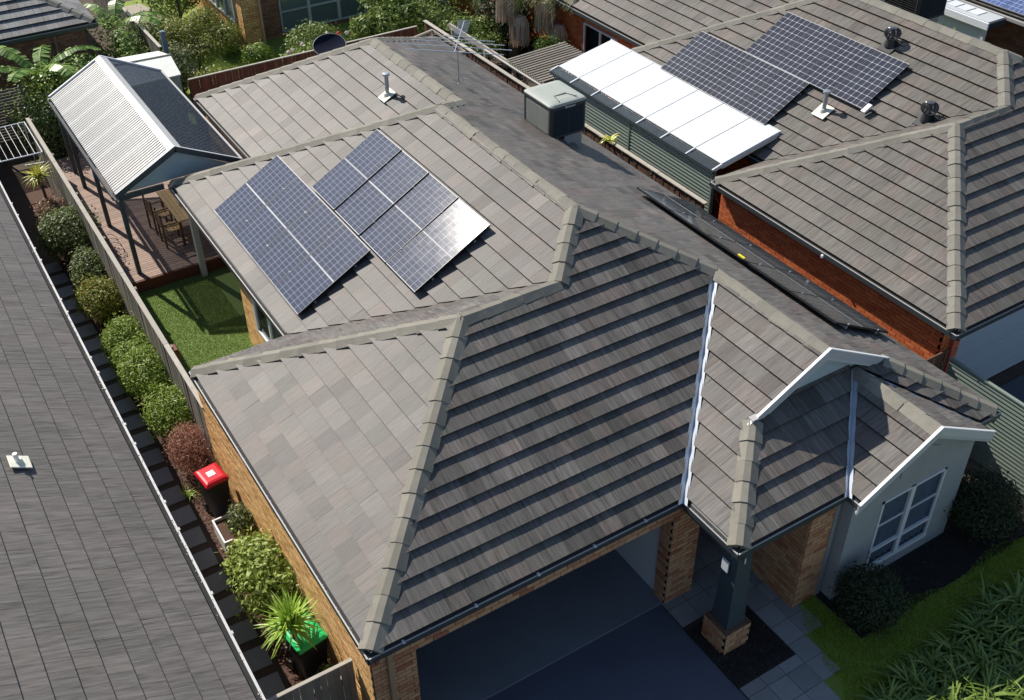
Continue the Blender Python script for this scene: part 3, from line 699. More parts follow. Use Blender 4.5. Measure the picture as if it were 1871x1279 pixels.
# porch post on brick base
bp = []; mt = MB()
for a, b, n_ in [((5.50, -1.24), (6.02, -1.24), (0, -1)), ((5.50, -.72), (5.50, -1.24), (-1, 0)), ((6.02, -1.24), (6.02, -.72), (1, 0)), ((6.02, -.72), (5.50, -.72), (0, 1))]: brickwall(bp, mt, a, b, 0, .52, n_)
mt.box(5.51, 6.01, -1.23, -.73, 0, .525); commit(bp, 'base_brick', 'brick_mix', house, 40, 'base_bricks'); mt.build('post_base', 'mortar_dk', house)
mb = MB(); v = []
for z, h in ((.525, .19), (2.2, .14)):
    for sx, sy in ((-1, -1), (1, -1), (1, 1), (-1, 1)): v.append((5.76+sx*h, -.98+sy*h, z))
mb.add(v, [(3, 2, 1, 0), (4, 5, 6, 7), (0, 1, 5, 4), (1, 2, 6, 5), (2, 3, 7, 6), (3, 0, 4, 7)]); mb.build('porch_post', 'postblue', house, bevel=.008)
mb = MB(); mb.box(5.72, 5.74, -1.16, -1.145, 2.02, 2.14); mb.box(5.555, 5.575, -.99, -.85, 1.75, 1.98); mb.build('house_number_plate', 'white', house)

# upper gable (faces the street)
def barge(apex, left, right, y, parent, dep=.17, th=.035, second=True):
    for (a, b) in ((apex, left), (apex, right)):
        for k, (d0, d1, yo, mtl) in enumerate(((0.075, -.10, 0, 'barge'), (-.103, -.17, .02, 'barge'))):
            if k and not second: continue
            mb = MB(); pts = [(a[0], a[1]+d0), (b[0], b[1]+d0), (b[0], b[1]+d1), (a[0], a[1]+d1)]
            fr = [(p[0], y+yo-th, p[1]) for p in pts]; bk = [(p[0], y+yo, p[1]) for p in pts]
            fs = [(0, 1, 2, 3), (7, 6, 5, 4), (0, 4, 5, 1), (1, 5, 6, 2), (2, 6, 7, 3), (3, 7, 4, 0)]
            if b[0] > a[0]: fs = [q[::-1] for q in fs]
            mb.add(fr+bk, fs); mb.build('barge_board', mtl, parent)
        mb = MB(); mb.bar((a[0], y-.03, a[1]+.075), (b[0], y-.03, b[1]+.075), .05, .02); mb.build('barge_capping', 'white', parent)
barge((XS, z_(W_-XS)), (XB+DD-.12, z_(DD-.12)), (W_-DD+.12, z_(DD-.12)), YT, house)
mb = MB(); zt = z_(W_-XS)-.03; zb = z_(DD+.3)-.02
mb.add([(XB+DD+.2, YT+.12, z_(DD+.08)), (W_-DD-.2, YT+.12, z_(DD+.08)), (XS, YT+.12, zt), (XB+DD+.2, YT+.17, z_(DD+.08)), (W_-DD-.2, YT+.17, z_(DD+.08)), (XS, YT+.17, zt)], [(0, 1, 2), (5, 4, 3), (0, 3, 4, 1), (1, 4, 5, 2), (2, 5, 3, 0)])
mb.build('gable_cladding', 'infill', house)
mb = MB(); mb.face([(XB+DD, YT, z_(DD)-.04), (XS, YT, z_(W_-XS)-.04), (XS, YT+.3, z_(W_-XS)-.04), (XB+DD, YT+.3, z_(DD)-.04)]); mb.face([(W_-DD, YT, z_(DD)-.04), (XS, YT, z_(W_-XS)-.04), (XS, YT+.3, z_(W_-XS)-.04), (W_-DD, YT+.3, z_(DD)-.04)]); mb.build('gable_soffit', 'infill', house)
mb = MB(); mb.obox((XB+DD+.0, YT-.02, z_(DD)+.105), (.075, 0, 0), (.0, .05, 0.01), (.0, .0, .008)); mb.build('hip_end_flashing', 'offwhite', house)
# lower gable with window
X0, X1 = XD, 2*XG-XD
barge((XG, z_(XG-XD)), (X0-.04, HE-.02), (X1+.04, HE-.02), YE, house)
yw = YE+.16
mb = MB(); wx0, wx1, wz0, wz1 = 8.50, 10.02, .34, 1.98
def wallpoly(mb, x0, x1, z0, z1): mb.box(x0, x1, yw, yw+.12, z0, z1)
wallpoly(mb, X0+.12, wx0, 0, HE-.1); wallpoly(mb, wx1, X1-.12, 0, HE-.1); wallpoly(mb, wx0, wx1, 0, wz0); wallpoly(mb, wx0, wx1, wz1, HE-.1)
mb.add([(X0+.12, yw, HE-.1), (X1-.12, yw, HE-.1), (XG, yw, z_(XG-XD)-.06), (X0+.12, yw+.12, HE-.1), (X1-.12, yw+.12, HE-.1), (XG, yw+.12, z_(XG-XD)-.06)], [(0, 1, 2), (5, 4, 3), (1, 4, 5, 2), (2, 5, 3, 0)])
mb.box(X0+.12, X0+.22, yw+.12, -.9, 0, HE-.12); mb.box(X1-.22, X1-.12, yw+.12, 2, 0, HE-.12)
mb.build('rendered_wall', 'render', house)
mb = MB(); 
for (a, b) in (((XG, z_(XG-XD)-.42), (XG-.42, z_(XG-XD)-.66)), ((XG, z_(XG-XD)-.42), (XG+.42, z_(XG-XD)-.66)), ((XG-.42, z_(XG-XD)-.66), (XG-.42, z_(XG-XD)-.95))): mb.bar((a[0], yw-.008, a[1]), (b[0], yw-.008, b[1]), .016, .022, (0, 1, 0))
mb.build('gable_moulding', 'render', house)
fw = MB(); fr_ = .045
fw.box(wx0, wx1, yw-.03, yw+.03, wz0-.03, wz0+fr_); fw.box(wx0, wx1, yw-.02, yw+.03, wz1-fr_, wz1); fw.box(wx0, wx0+fr_, yw-.02, yw+.03, wz0, wz1); fw.box(wx1-fr_, wx1, yw-.02, yw+.03, wz0, wz1)
fw.box(9.17, 9.27, yw-.035, yw+.03, wz0, wz1); fw.box(wx0, wx1, yw-.028, yw+.03, .76, .82); fw.box(wx0, wx1, yw-.01, yw+.02, 1.36, 1.385); wf = fw.build('window_frame', 'white', house)
for a, b in ((wx0+fr_, 9.17), (9.27, wx1-fr_)):
    for c, d in ((wz0+fr_, .76), (.82, 1.36), (1.385, wz1-fr_)): MB().box(a, b, yw+.015, yw+.022, c, d).build('pane', 'glass', wf)
mb = MB()
for i in range(60):
    def cy_(k): return yw+.045+.014*math.sin(k*1.1)+.006*math.sin(k*2.7)
    a = wx0+.03+i*.0245; mb.face([(a, cy_(i), wz0+.08), (a+.0245, cy_(i+1), wz0+.08), (a+.0245, cy_(i+1), wz1-.05), (a, cy_(i), wz1-.05)])
mb.build('curtain', 'curtain', wf)
MB().box(7.64, 7.73, yw+.2, -1.10, 0, 2.38).build('return_wall', 'render', house)

# rear window in the turf wall
fw = MB(); fw.box(2.10, 2.16, 8.2, 10.0, .9, .95); fw.box(2.10, 2.16, 8.2, 10.0, 2.05, 2.1); fw.box(2.10, 2.16, 8.2, 8.26, .95, 2.05); fw.box(2.10, 2.16, 9.94, 10.0, .95, 2.05); fw.box(2.10, 2.16, 9.07, 9.13, .95, 2.05); wf = fw.build('window_frame', 'white', house)
MB().box(2.14, 2.15, 8.26, 9.07, .95, 2.05).build('pane', 'glass', wf); MB().box(2.14, 2.15, 9.13, 9.94, .95, 2.05).build('pane', 'glass', wf)
MB().box(2.12, 2.25, 13.98, 14.16, 0, 2.36).build('verandah_post', 'offwhite', house)

# ================================================================== roof-mounted things
def solar(face, s0, r0, pw, ph, n, group, labels, mat, cells, tilt_last=None, name='solar_panel', lift=.12, split=True, frame='panel_frame', gap=.012):
    """portrait modules laid along the eave direction from s0; each is a thing"""
    for i in range(n):
        a0, a1 = s0+i*pw+gap/2, s0+(i+1)*pw-gap/2
        cpt = face.P((a0+a1)/2, r0+ph/2, lift)
        t = thing(name, labels[i], 'solar panel', face.P((a0+a1)/2, r0, .05), group)
        rot = Matrix.Identity(3)
        if tilt_last is not None and i == tilt_last[0]: rot = Matrix.Rotation(tilt_last[1], 3, Vector(tilt_last[2]))
        else:
            rot = Matrix.Rotation(random.gauss(0, .002), 3, face.e) if tilt_last is None else Matrix.Rotation(-.022, 3, Vector(tilt_last[2]))
        def P(a, b, h):
            q = face.P(a, b, lift+h) - cpt; return cpt + rot @ q
        th = .035; g = MB(); bands = [(r0, r0+ph/2-.006), (r0+ph/2+.006, r0+ph)] if split else [(r0, r0+ph)]
        fl = face.e.cross(face.n).z < 0
        for k, (b0, b1) in enumerate(bands):
            pts = [P(a0+.006, b0+.008, th), P(a1-.006, b0+.008, th), P(a1-.006, b1-.008, th), P(a0+.006, b1-.008, th)]; uv = [(0, 0), (cells[0], 0), (cells[0], cells[1]), (0, cells[1])]
            if fl: pts.reverse(); uv.reverse()
            g.face(pts, uv)
        g.build('cell_glass', mat, t)
        fr = MB()
        def rail(a, b, c, d, h0=0, h1=th+.003):
            v = [P(a, c, h0), P(b, c, h0), P(b, d, h0), P(a, d, h0), P(a, c, h1), P(b, c, h1), P(b, d, h1), P(a, d, h1)]; fs = [(3, 2, 1, 0), (4, 5, 6, 7), (0, 1, 5, 4), (1, 2, 6, 5), (2, 3, 7, 6), (3, 0, 4, 7)]
            fr.add(v, [q[::-1] for q in fs] if fl else fs)
        rail(a0, a1, r0, r0+.012); rail(a0, a1, r0+ph-.012, r0+ph)
        if split and frame == 'panel_frame': rail(a0+.006, a1-.006, r0+ph/2-.006, r0+ph/2+.006, .028, th+.0015)
        rail(a0+.013, a1-.013, r0+.013, r0+ph-.013, .0, .02)
        fr.build('frame', frame, t); fr = MB(); rail(a0, a0+.006, r0+.0125, r0+ph-.0125); fr.build('side_frame', 'blackm', t); fr = MB(); rail(a1-.006, a1, r0+.0125, r0+ph-.0125); fr.build('side_frame', 'blackm', t)
        if frame != 'panel_frame': fr = MB(); rail(a0+.006, a1-.006, r0+ph/2-.007, r0+ph/2+.007, .028, th+.0015); fr.build('centre_strip', 'alu', t)
        rl = MB()
        for k in (.22, .78):
            b = r0+ph*k; v = [P(a0-.006, b-.02, -.05), P(a1+.006, b-.02, -.05), P(a1+.006, b+.02, -.05), P(a0-.006, b+.02, -.05), P(a0-.006, b-.02, -.002), P(a1+.006, b-.02, -.002), P(a1+.006, b+.02, -.002), P(a0-.006, b+.02, -.002)]
            fs = [(3, 2, 1, 0), (4, 5, 6, 7), (0, 1, 5, 4), (1, 2, 6, 5), (2, 3, 7, 6), (3, 0, 4, 7)]; rl.add(v, [q[::-1] for q in fs] if fl else fs)
        rl.build('mounting_rail', 'zinc', t)
        cl = MB()
        for k in (.22, .78):
            c = P(a0-.006, r0+ph*k, th+.006); cl.obox(c, face.e*.012, face.n*.022, face.N*.006)
        cl.build('clamp', 'alu' if frame == 'panel_frame' else 'zinc', t)
def L8(nth, what, where): return [f'{what}, {k} panel from the {w2} end {where}' for k, w2 in nth]
pos4 = [('rearmost', ''), ('second from the rear', ''), ('third from the rear', ''), ('frontmost', '')]
# ML.e = (0,-1): s = -y
lab1 = [f'blue solar panel in the lower array, main roof, {k} of four' for k in ('rearmost', 'second from the back', 'third from the back', 'frontmost')]
lab2 = [f'blue solar panel in the upper array of the main roof, {k}' for k in ('rearmost of four', 'second from the back', 'third from the back', 'frontmost, glaring')]
c_ = ML.c
solar(ML, -11.95, (2.30-XI)/c_-.03, 1.138, 1.81, 4, 'solar panels in the lower array of the main roof', lab1, 'cell', (6, 9))
# frontmost upper panel leans so that it mirrors the sun
n0 = ML.N; pc = Vector((4.9, 6.0, 4.3)); vdir = (CAMPOS - Vector((5.45, 5.75, 4.6))).normalized(); want = (SUN+vdir).normalized(); ax = n0.cross(want); ang = math.asin(min(1, ax.length))
solar(ML, -10.24, (3.93-XI)/c_-.03, 1.138, 1.81, 4, 'solar panels in the upper array of the main roof', lab2, 'cell', (6, 9), tilt_last=(3, -.009, ax.normalized()))
lab3 = [f'black solar panel on the right slope of main roof, {k} of five' for k in ('frontmost', 'second from the front', 'middle one', 'fourth from the front', 'rearmost')]
solar(RF, 1.12, (W_-11.0)/c_-.03, 1.125, 1.75, 5, 'black solar panels along the right eave', lab3, 'cell3', (6, 9), frame='blackm', lift=.13)
# yellow tag on the cable
MB().obox(RF.P(3.5, 2.12, .2), Vector((0, .085, 0)), RF.n*.02, Vector((0, 0, .012))).build('warning_tag', 'yellow', bpy.data.objects['solar_panel.010'])

def vent_pipe(face_P, h, r_, label, capd=True, matp='zinc', plate=.17, parentloc=None, N=None, e=None, n=None, dark=False):
    b = Vector(face_P); t = thing('vent_pipe', label, 'vent pipe', b)
    MB().tube([b-Vector((0, 0, .1)), b+Vector((0, 0, h))], r_, 16).build('pipe', matp, t, smooth=False)
    if capd: MB().tube([b+Vector((0, 0, h)), b+Vector((0, 0, h+.02)), b+Vector((0, 0, h+.065)), b+Vector((0, 0, h+.075))], [r_*1.1, r_*1.75, r_*1.75, r_*.9], 16).build('cowl', matp, t)
    MB().obox(b+N*.045, e*plate, n*plate*1.05, N*.010).build('flashing', 'lead', t, bevel=.006)
    MB().tube([b+N*.03, b+N*.05+Vector((0, 0, .06))], [r_*1.9, r_*1.15], 14).build('collar', 'lead', t)
vent_pipe(BL.P(-12.53, (6.806-XK)/c_, .03), .50, .048, 'grey capped vent pipe on pale flashing near the rear ridge of the main roof', N=BL.N, e=BL.e, n=(BL.n+Vector((0, 0, T))).normalized())

def turbine(b, label, group, N, e, n, R=.17):
    b = Vector(b); t = thing('roof_turbine', label, 'roof vent', b, group)
    MB().obox(b+N*.05, e*.2, n*.22, N*.008).build('flashing', 'black', t)
    MB().tube([b+N*.02, b+Vector((0, 0, .20))], [R*.85, R*.68], 20).build('neck', 'black', t)
    mb = MB(); c = b+Vector((0, 0, .20+R*.78)); K = 15
    for k in range(K):
        a = 2*math.pi*k/K; prev = None
        for j in range(9):
            ph_ = -1.0+2.2*j/8; rr = R*1.18*math.cos(ph_*.95); zz = R*.85*math.sin(ph_); tw = a+.35*ph_
            p1 = c+Vector((math.cos(tw)*rr, math.sin(tw)*rr, zz)); p2 = c+Vector((math.cos(tw+.22)*rr*.78, math.sin(tw+.22)*rr*.78, zz*.98))
            if prev: mb.face([prev[0], p1, p2, prev[1]])
            prev = (p1, p2)
    mb.tube([c+Vector((0, 0, R*.70)), c+Vector((0, 0, R*.82)), c+Vector((0, 0, R*.86))], [R*.55, R*.5, R*.1], 16)
    mb.tube([c-Vector((0, 0, R*.75)), c+Vector((0, 0, R*.7))], R*.25, 10)
    mb.build('rotor', plain('rotor_steel', (.09, .095, .10), .3, .4), t)

def cooler(cx, cy, zt, hx, hy, h, label, top, side, dark, dropper, text=None):
    t = thing('evaporative_cooler', label, 'air cooler', (cx, cy, zt-h))
    # lid: stacked rounded rectangles
    def rr(x, y, z, rad, n=5):
        pts = []
        for qx, qy, a0 in ((1, 1, 0), (-1, 1, 90), (-1, -1, 180), (1, -1, 270)):
            for k in range(n): a = math.radians(a0+90*k/(n-1)); pts.append((cx+qx*(x-rad)+rad*math.cos(a), cy+qy*(y-rad)+rad*math.sin(a), z))
        return pts
    def loft(rings, name, mat, parent):
        mb = MB(); n = len(rings[0])
        for rg in rings: mb.v += rg
        for i in range(len(rings)-1):
            for k in range(n): mb.f.append((i*n+k, i*n+(k+1) % n, (i+1)*n+(k+1) % n, (i+1)*n+k))
        mb.f.append(tuple((len(rings)-1)*n+k for k in range(n))); mb.f.append(tuple(reversed(range(n))))
        mb.uv = [[(0, 0)]*len(q) for q in mb.f]; mb.t = [(.5,)*3]*len(mb.f); return mb.build(name, mat, parent)
    lid = loft([rr(hx+.012, hy+.012, zt-.07, .09), rr(hx+.016, hy+.016, zt-.035, .09), rr(hx-.01, hy-.01, zt-.01, .09), rr(hx-.06, hy-.06, zt+.004, .09), rr(hx-.16, hy-.16, zt+.018, .08)], 'lid', top, t)
    mb = MB()   # raised chevron on the lid
    for a, b in (((cx-hx*.1-.16, cy-hy*.85), (cx-.16, cy-hy*.35)), ((cx-.16, cy-hy*.35), (cx+.16, cy-hy*.35)), ((cx+.16, cy-hy*.35), (cx+hx*.1+.22, cy-hy*.85))): mb.bar((a[0], a[1], zt+.022), (b[0], b[1], zt+.034), .022, .016)
    mb.build('lid_rib', side, t)
    loft([rr(hx-.05, hy-.05, zt-h, .05), rr(hx-.05, hy-.05, zt-.10, .05)], 'core', 'black', t)
    mb = MB()
    for sx in (-1, 1):
        for sy in (-1, 1): mb.tube([(cx+sx*(hx-.05), cy+sy*(hy-.05), zt-h), (cx+sx*(hx-.05), cy+sy*(hy-.05), zt-.095)], .055, 12)
    mb.box(cx-hx, cx+hx, cy-hy, cy+hy, zt-h-.03, zt-h+.03); mb.box(cx-hx+.004, cx+hx-.004, cy-hy+.004, cy+hy-.004, zt-.16, zt-.075)
    mb.build('corner_frame', dark, t, bevel=.01)
    K = 13
    for nm, ax, sg in (('front', 0, -1), ('back', 0, 1), ('left', 1, -1), ('right', 1, 1)):
        mb = MB()
        for k in range(K):
            z = zt-h+.04+(h-.21)*(k+.5)/K
            if ax == 0: mb.obox((cx, cy+sg*(hy-.02), z), (hx-.10, 0, 0), (0, sg*.022, -.016), (0, sg*.003, .004))
            else: mb.obox((cx+sg*(hx-.02), cy, z), (0, hy-.10, 0), (sg*.024, 0, -.006), (sg*.002, 0, .003))
        if ax == 0: mb.box(cx-.012, cx+.012, cy+sg*(hy-.02)-.014, cy+sg*(hy-.02)+.014, zt-h+.03, zt-.2)
        else: mb.box(cx+sg*(hx-.02)-.014, cx+sg*(hx-.02)+.014, cy-.012, cy+.012, zt-h+.03, zt-.2)
        mb.build('louvre_panel', side if (ax == 1 and sg < 0) else dark, t)
    if dropper:
        MB().box(cx-.05, cx+.42, cy-.50, cy+.10, zt-h-.75, zt-h-.03).build('duct', 'zinc', t)
        MB().obox((cx+.02, cy-.42, zt-h-.22), (.34, 0, -.34*T), (0, .16, 0), (.003, 0, .006)).build('duct_flashing', 'lead', t)
    if text:
        cu = bpy.data.curves.new('brand_lettering', 'FONT'); cu.body = text; cu.size = .085; cu.extrude = .002; cu.align_x = 'CENTER'; cu.materials.append(M['white'])
        tmp = bpy.data.objects.new('tmp', cu); COL.objects.link(tmp); bpy.context.view_layer.update(); me = bpy.data.meshes.new_from_object(tmp); bpy.data.objects.remove(tmp); o = bpy.data.objects.new('brand_lettering', me); COL.objects.link(o); o.parent = t; o.location = (.05, -hy-.001, h-.145); o.rotation_euler = (math.pi/2, 0, 0)
    return t
cooler(9.84, 10.20, 4.34, .48, .56, .80, 'boxy evaporative cooler with pale lid and louvred sides on the main roof', 'cool_top', 'cool_side', 'cool_dk', True, 'Breezair')

# TV antenna
ab = RF.P(12.41, (W_-8.58)/c_, .05); ant = thing('tv_antenna', 'TV antenna with long thin rods on a braced mast on the right slope', 'antenna', ab)
top = ab+Vector((0, 0, 1.0))
MB().tube([ab, top], .016, 8).build('mast', 'zinc', ant)
mb = MB()
for a in range(3): mb.tube([ab+Vector((.18*math.cos(a*2.1+2.4), .18*math.sin(a*2.1+2.4), -.02)), ab+Vector((0, 0, .36))], .006, 5)
mb.box(ab.x-.22, ab.x+.02, ab.y-.03, ab.y+.03, ab.z-.01, ab.z+.02); mb.build('brace', 'offwhite', ant)
bd = Vector((.62, .70, .22)).normalized(); side = Vector((.74, -.67, 0)).normalized()
mb = MB(); mb.tube([top-bd*.35, top+bd*.85], .012, 6); mb.build('boom', 'alu', ant)
mb = MB()
for k, (t_, L_) in enumerate([(-.34, 1.15), (-.15, 1.3), (.02, 1.1), (.14, .85), (.25, .4)]): mb.tube([top+bd*t_-side*L_, top+bd*t_+side*L_], .010, 6)
for k in range(11): mb.tube([top+bd*(.34+.055*k)-side*.15, top+bd*(.34+.055*k)+side*.15], .009, 5)
mb.build('rod', 'alu', ant)
# satellite dish
dc = Vector((8.0, 18.70, 2.93)); t = thing('satellite_dish', 'black oval satellite dish behind the rear hip of the main roof', 'satellite dish', (8.2, 18.6, 2.5))
mb = MB(); nd = Vector((-.2, -.35, .8)).normalized(); a_ = nd.cross(Vector((0, 0, 1))).normalized(); b_ = nd.cross(a_)
rings = []
for k in range(5):
    rr_ = .46*k/4; rings.append([dc + a_*math.cos(2*math.pi*i/28)*rr_*1.0 + b_*math.sin(2*math.pi*i/28)*rr_*.9 + nd*(.09*(k/4)**2) for i in range(28)])
for k in range(4):
    for i in range(28): mb.face([rings[k][i], rings[k][(i+1) % 28], rings[k+1][(i+1) % 28], rings[k+1][i]])
mb.build('dish', plain('matte_navy', (.012, .015, .028), .95, spec=.1), t, smooth=True); mb = MB(); mb.tube(rings[4]+[rings[4][0]], .012, 6, cap=False); mb.build('rim', 'cool_side', t)
MB().tube([(8.2, 18.6, 2.3), (8.2, 18.75, 2.85), dc-nd*.03], .025, 8).build('bracket', 'zinc', t)

# ================================================================== LEFT NEIGHBOUR
NX = -1.3785
nb1 = thing('neighbour_house', 'charcoal tiled house roof filling the left edge with a pale gutter', 'house', (NX-2, 0, 0))
F1 = Face([(NX, -7), (NX, 26), (NX-7, 26), (NX-7, -7)], (NX, 0), (0, 1), (-1, 0), gauge=.345, width=.30, r0=.16)
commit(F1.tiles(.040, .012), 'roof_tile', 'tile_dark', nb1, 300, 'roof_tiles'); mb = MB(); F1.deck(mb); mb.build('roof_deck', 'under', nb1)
gutters([((NX, -7), (NX, 26), (1, 0))], nb1, 'gutter')
MB().box(NX-.15, NX-.014, -7, 26, HE-.01, HE+.006).build('gutter_guard', 'gutter', nb1); litter((NX, 0), (NX, 14), (1, 0), nb1, n=700, z=HE+.02)
for k in range(18):
    y = -2+k*1.1+.3*math.sin(k*3); MB().box(NX-.02, NX+.022, y-.03, y+.03, HE-.015, HE+.014).build('gutter_bracket', 'gutter', nb1)
bp = []; mt = MB(); brickwall(bp, mt, (NX-.45, -6), (NX-.45, 24), 0, 2.3, (1, 0)); commit(bp, 'brick', 'brick_mix', nb1, 0, 'bricks'); mt.box(NX-6, NX-.56, -6, 24, 0, 2.3); mt.build('mortar_bed', 'mortar_dk', nb1)
vent_pipe(F1.P(5.28, (NX+3.12)/F1.c, .03), .22, .035, 'short white vent pipe on square pale flashing on the charcoal roof', capd=False, matp='white', plate=.15, N=F1.N, e=F1.e, n=(F1.n+Vector((0, 0, T))).normalized())

# ================================================================== RIGHT NEIGHBOUR
x1, y1, a2 = 12.40, .58, 3.50; ex = 14.0; w2 = 23.2; rx = 18.6; bh = rx-ex; yj = 14.6; yn = yj-bh; kx = 16.0; mx_ = (kx+w2)/2; ym = yn+mx_-rx
nb2 = thing('neighbour_house', 'orange brick house on the right with brown grey tiled hip roof and two solar arrays', 'house', (x1, y1, 0))
P2 = (x1+a2, y1+a2); Q2 = (ex+a2, y1+a2); R2 = (rx, y1+bh)
g = {}
fl = [Face([(x1, y1), (w2, y1), R2, Q2, P2], (x1, y1), (1, 0), (0, 1)), Face([(x1, y1), P2, (x1, y1+2*a2)], (x1, 0), (0, -1), (1, 0)), Face([(x1, y1+2*a2), P2, Q2, (ex, y1+2*a2)], (0, y1+2*a2), (-1, 0), (0, -1)),
      Face([(ex, y1+2*a2+.06), (Q2[0], Q2[1]+.06), R2, (rx, yn), (ex, yj)], (ex, 0), (0, -1), (1, 0)), Face([(ex, yj), (rx, yn), (mx_, ym), (kx, yj)], (0, yj), (-1, 0), (0, -1)),
      Face([(kx, yj+.06), (mx_, ym+.06), (mx_, 27), (kx, 27)], (kx, 0), (0, -1), (1, 0)), Face([(w2, y1), R2, (rx, yn), (mx_, ym), (mx_, 27), (w2, 27)], (w2, 0), (0, 1), (-1, 0))]
pcs = []; dk = MB()
for k in fl: pcs += k.tiles(); k.deck(dk)
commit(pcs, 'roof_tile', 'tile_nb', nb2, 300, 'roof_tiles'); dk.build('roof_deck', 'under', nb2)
def zz(s): return HE+T*s
for c in [((x1, y1, HE), (*P2, zz(a2)), nf, nl), ((x1, y1+2*a2, HE), (*P2, zz(a2)), nl, nb), ((*P2, zz(a2)), (*Q2, zz(a2)), nf, nb), ((*Q2, zz(a2)), (*R2, zz(bh)), nf, nl), ((w2, y1, HE), (*R2, zz(bh)), nf, nr), ((ex, yj, HE), (rx, yn, zz(bh)), nl, nb), ((mx_, ym, zz(w2-mx_)), (rx, yn, zz(bh)), nb, nr)]:
    capline(*c, parent=nb2, mat='cap_nb')
for c in [((*R2, zz(bh)), (rx, yn, zz(bh)), nl, nr), ((mx_, ym, zz(w2-mx_)), (mx_, 26, zz(w2-mx_)), nl, nr)]: capline(*c, parent=nb2, mat='cap_nb', step=.003, pitch=.45)
valley((ex, y1+2*a2, HE), (*Q2, zz(a2)), nb, slopev(GB, (-1, 0)), nl, slopev(ML, (0, 1)), nb2, mat='cap_nb', wd=.08, ho=.01)
gutters([((x1, y1), (x1, y1+2*a2), (-1, 0)), ((x1, y1), (w2, y1), (0, -1)), ((x1, y1+2*a2), (ex, y1+2*a2), (0, 1)), ((ex, y1+2*a2), (ex, yj), (-1, 0)), ((ex, yj), (kx, yj), (0, 1)), ((kx, yj), (kx, 27), (-1, 0))], nb2)
MB().tube([(12.41, 4.0, 2.42), (12.37, 4.0, 2.42)], [.05, .03], 10).build('eave_light', 'white', nb2)
bp = []; mt = MB(); brickwall(bp, mt, (12.64, 7.4), (12.64, 1.0), 0, 2.36, (-1, 0)); commit(bp, 'brick', 'brick_red', nb2, 300, 'bricks_side'); bp = []
brickwall(bp, mt, (12.64, 1.0), (13.24, 1.0), 0, 2.36, (0, -1)); brickwall(bp, mt, (14.4, 14.3), (14.4, 7.4), 0, 2.36, (-1, 0)); brickwall(bp, mt, (16.35, 27), (16.35, 14.3), 0, 2.36, (-1, 0), [(8.9, 10.6, .9, 2.1)]); brickwall(bp, mt, (16.35, 14.3), (14.4, 14.3), 0, 2.36, (0, 1)); commit(bp, 'brick', 'brick_red', nb2, 0, 'bricks')
mt.build('mortar_bed', 'mortar_dk', nb2)
mb = MB(); mb.box(12.76, w2-.5, 1.4, 7.3, 0, 2.3); mb.box(14.6, w2-.5, 7.3, 14.2, 0, 2.3); mb.box(16.55, w2-.5, 14.2, 27, 0, 2.3); mb.build('inner_walls', 'darkroom', nb2)
mb = MB(); mb.box(12.51, 12.64, 1.0, 7.4, 2.385, 2.40); mb.box(12.51, w2, .69, 1.0, 2.385, 2.40); mb.build('soffit', 'darkroom', nb2)
MB().box(12.90, 12.99, .90, .985, 0, 2.36).build('downpipe', 'red_paint', nb2)
gd = MB(); gd.box(13.25, 18.1, 1.12, 1.14, 0, 2.2); gdo = gd.build('garage_door', 'door_nb', nb2)
for k in range(26): MB().box(13.26, 18.1, 1.105, 1.119, .03+k*.083, .03+k*.083+.074).build('door_slat', 'door_nb', gdo)
fw = MB(); fw.box(16.27, 16.34, 16.4, 18.1, .9, .95); fw.box(16.27, 16.34, 16.4, 18.1, 2.05, 2.1); fw.box(16.27, 16.34, 16.4, 16.46, .95, 2.05); fw.box(16.27, 16.34, 18.04, 18.1, .95, 2.05); fw.box(16.27, 16.34, 17.2, 17.27, .95, 2.05); wf = fw.build('window_frame', 'white', nb2)
MB().box(16.31, 16.32, 16.46, 17.2, .95, 2.05).build('pane', 'glass', wf); MB().box(16.31, 16.32, 17.27, 18.04, .95, 2.05).build('pane', 'glass', wf)
FA = fl[3]
rk = ('rearmost', 'second from the back', 'third from the back', 'frontmost')
solar(FA, -10.66, (16.06-ex)/FA.c, 1.0, 1.56, 4, 'solar panels in the upper array on the neighbour roof', [f'black gridded solar panel in upper array of the neighbour roof, {k}' for k in rk], 'cell2', (6, 9), split=False)
solar(FA, -12.32, (14.72-ex)/FA.c, 1.0, 1.52, 4, 'solar panels in the lower array on the neighbour roof', [f'black gridded solar panel beside the white carport, {k} of four' for k in rk], 'cell2', (6, 9), split=False)
vent_pipe(FA.P(-7.46, (15.66-ex)/FA.c, .03), .48, .05, 'steel vent pipe on square cream flashing below the neighbour solar panels', N=FA.N, e=FA.e, n=(FA.n+Vector((0, 0, T))).normalized(), plate=.19)
turbine(FA.P(-7.6, (17.72-ex)/FA.c, 0), 'black spinning roof vent above the solar panels near the neighbour ridge', 'spinning roof vents on the right neighbour roof', FA.N, FA.e, (FA.n+Vector((0, 0, T))).normalized())
turbine(FA.P(-5.25, (16.5-ex)/FA.c, 0), 'black spinning roof vent behind the ridge caps nearest the front of the neighbour roof', 'spinning roof vents on the right neighbour roof', FA.N, FA.e, (FA.n+Vector((0, 0, T))).normalized())
MB().obox(FA.P(-6.55, (16.1-ex)/FA.c, .16), Vector((0, .06, 0)), (FA.n+Vector((0, 0, T))).normalized()*.13, FA.N*.03).build('junction_box', 'white', nb2)
cooler(20.25, 9.1, 5.35, .55, .55, .95, 'black louvred cooler behind the ridge of the right neighbour roof', 'cool_dk', 'black', 'black', True)

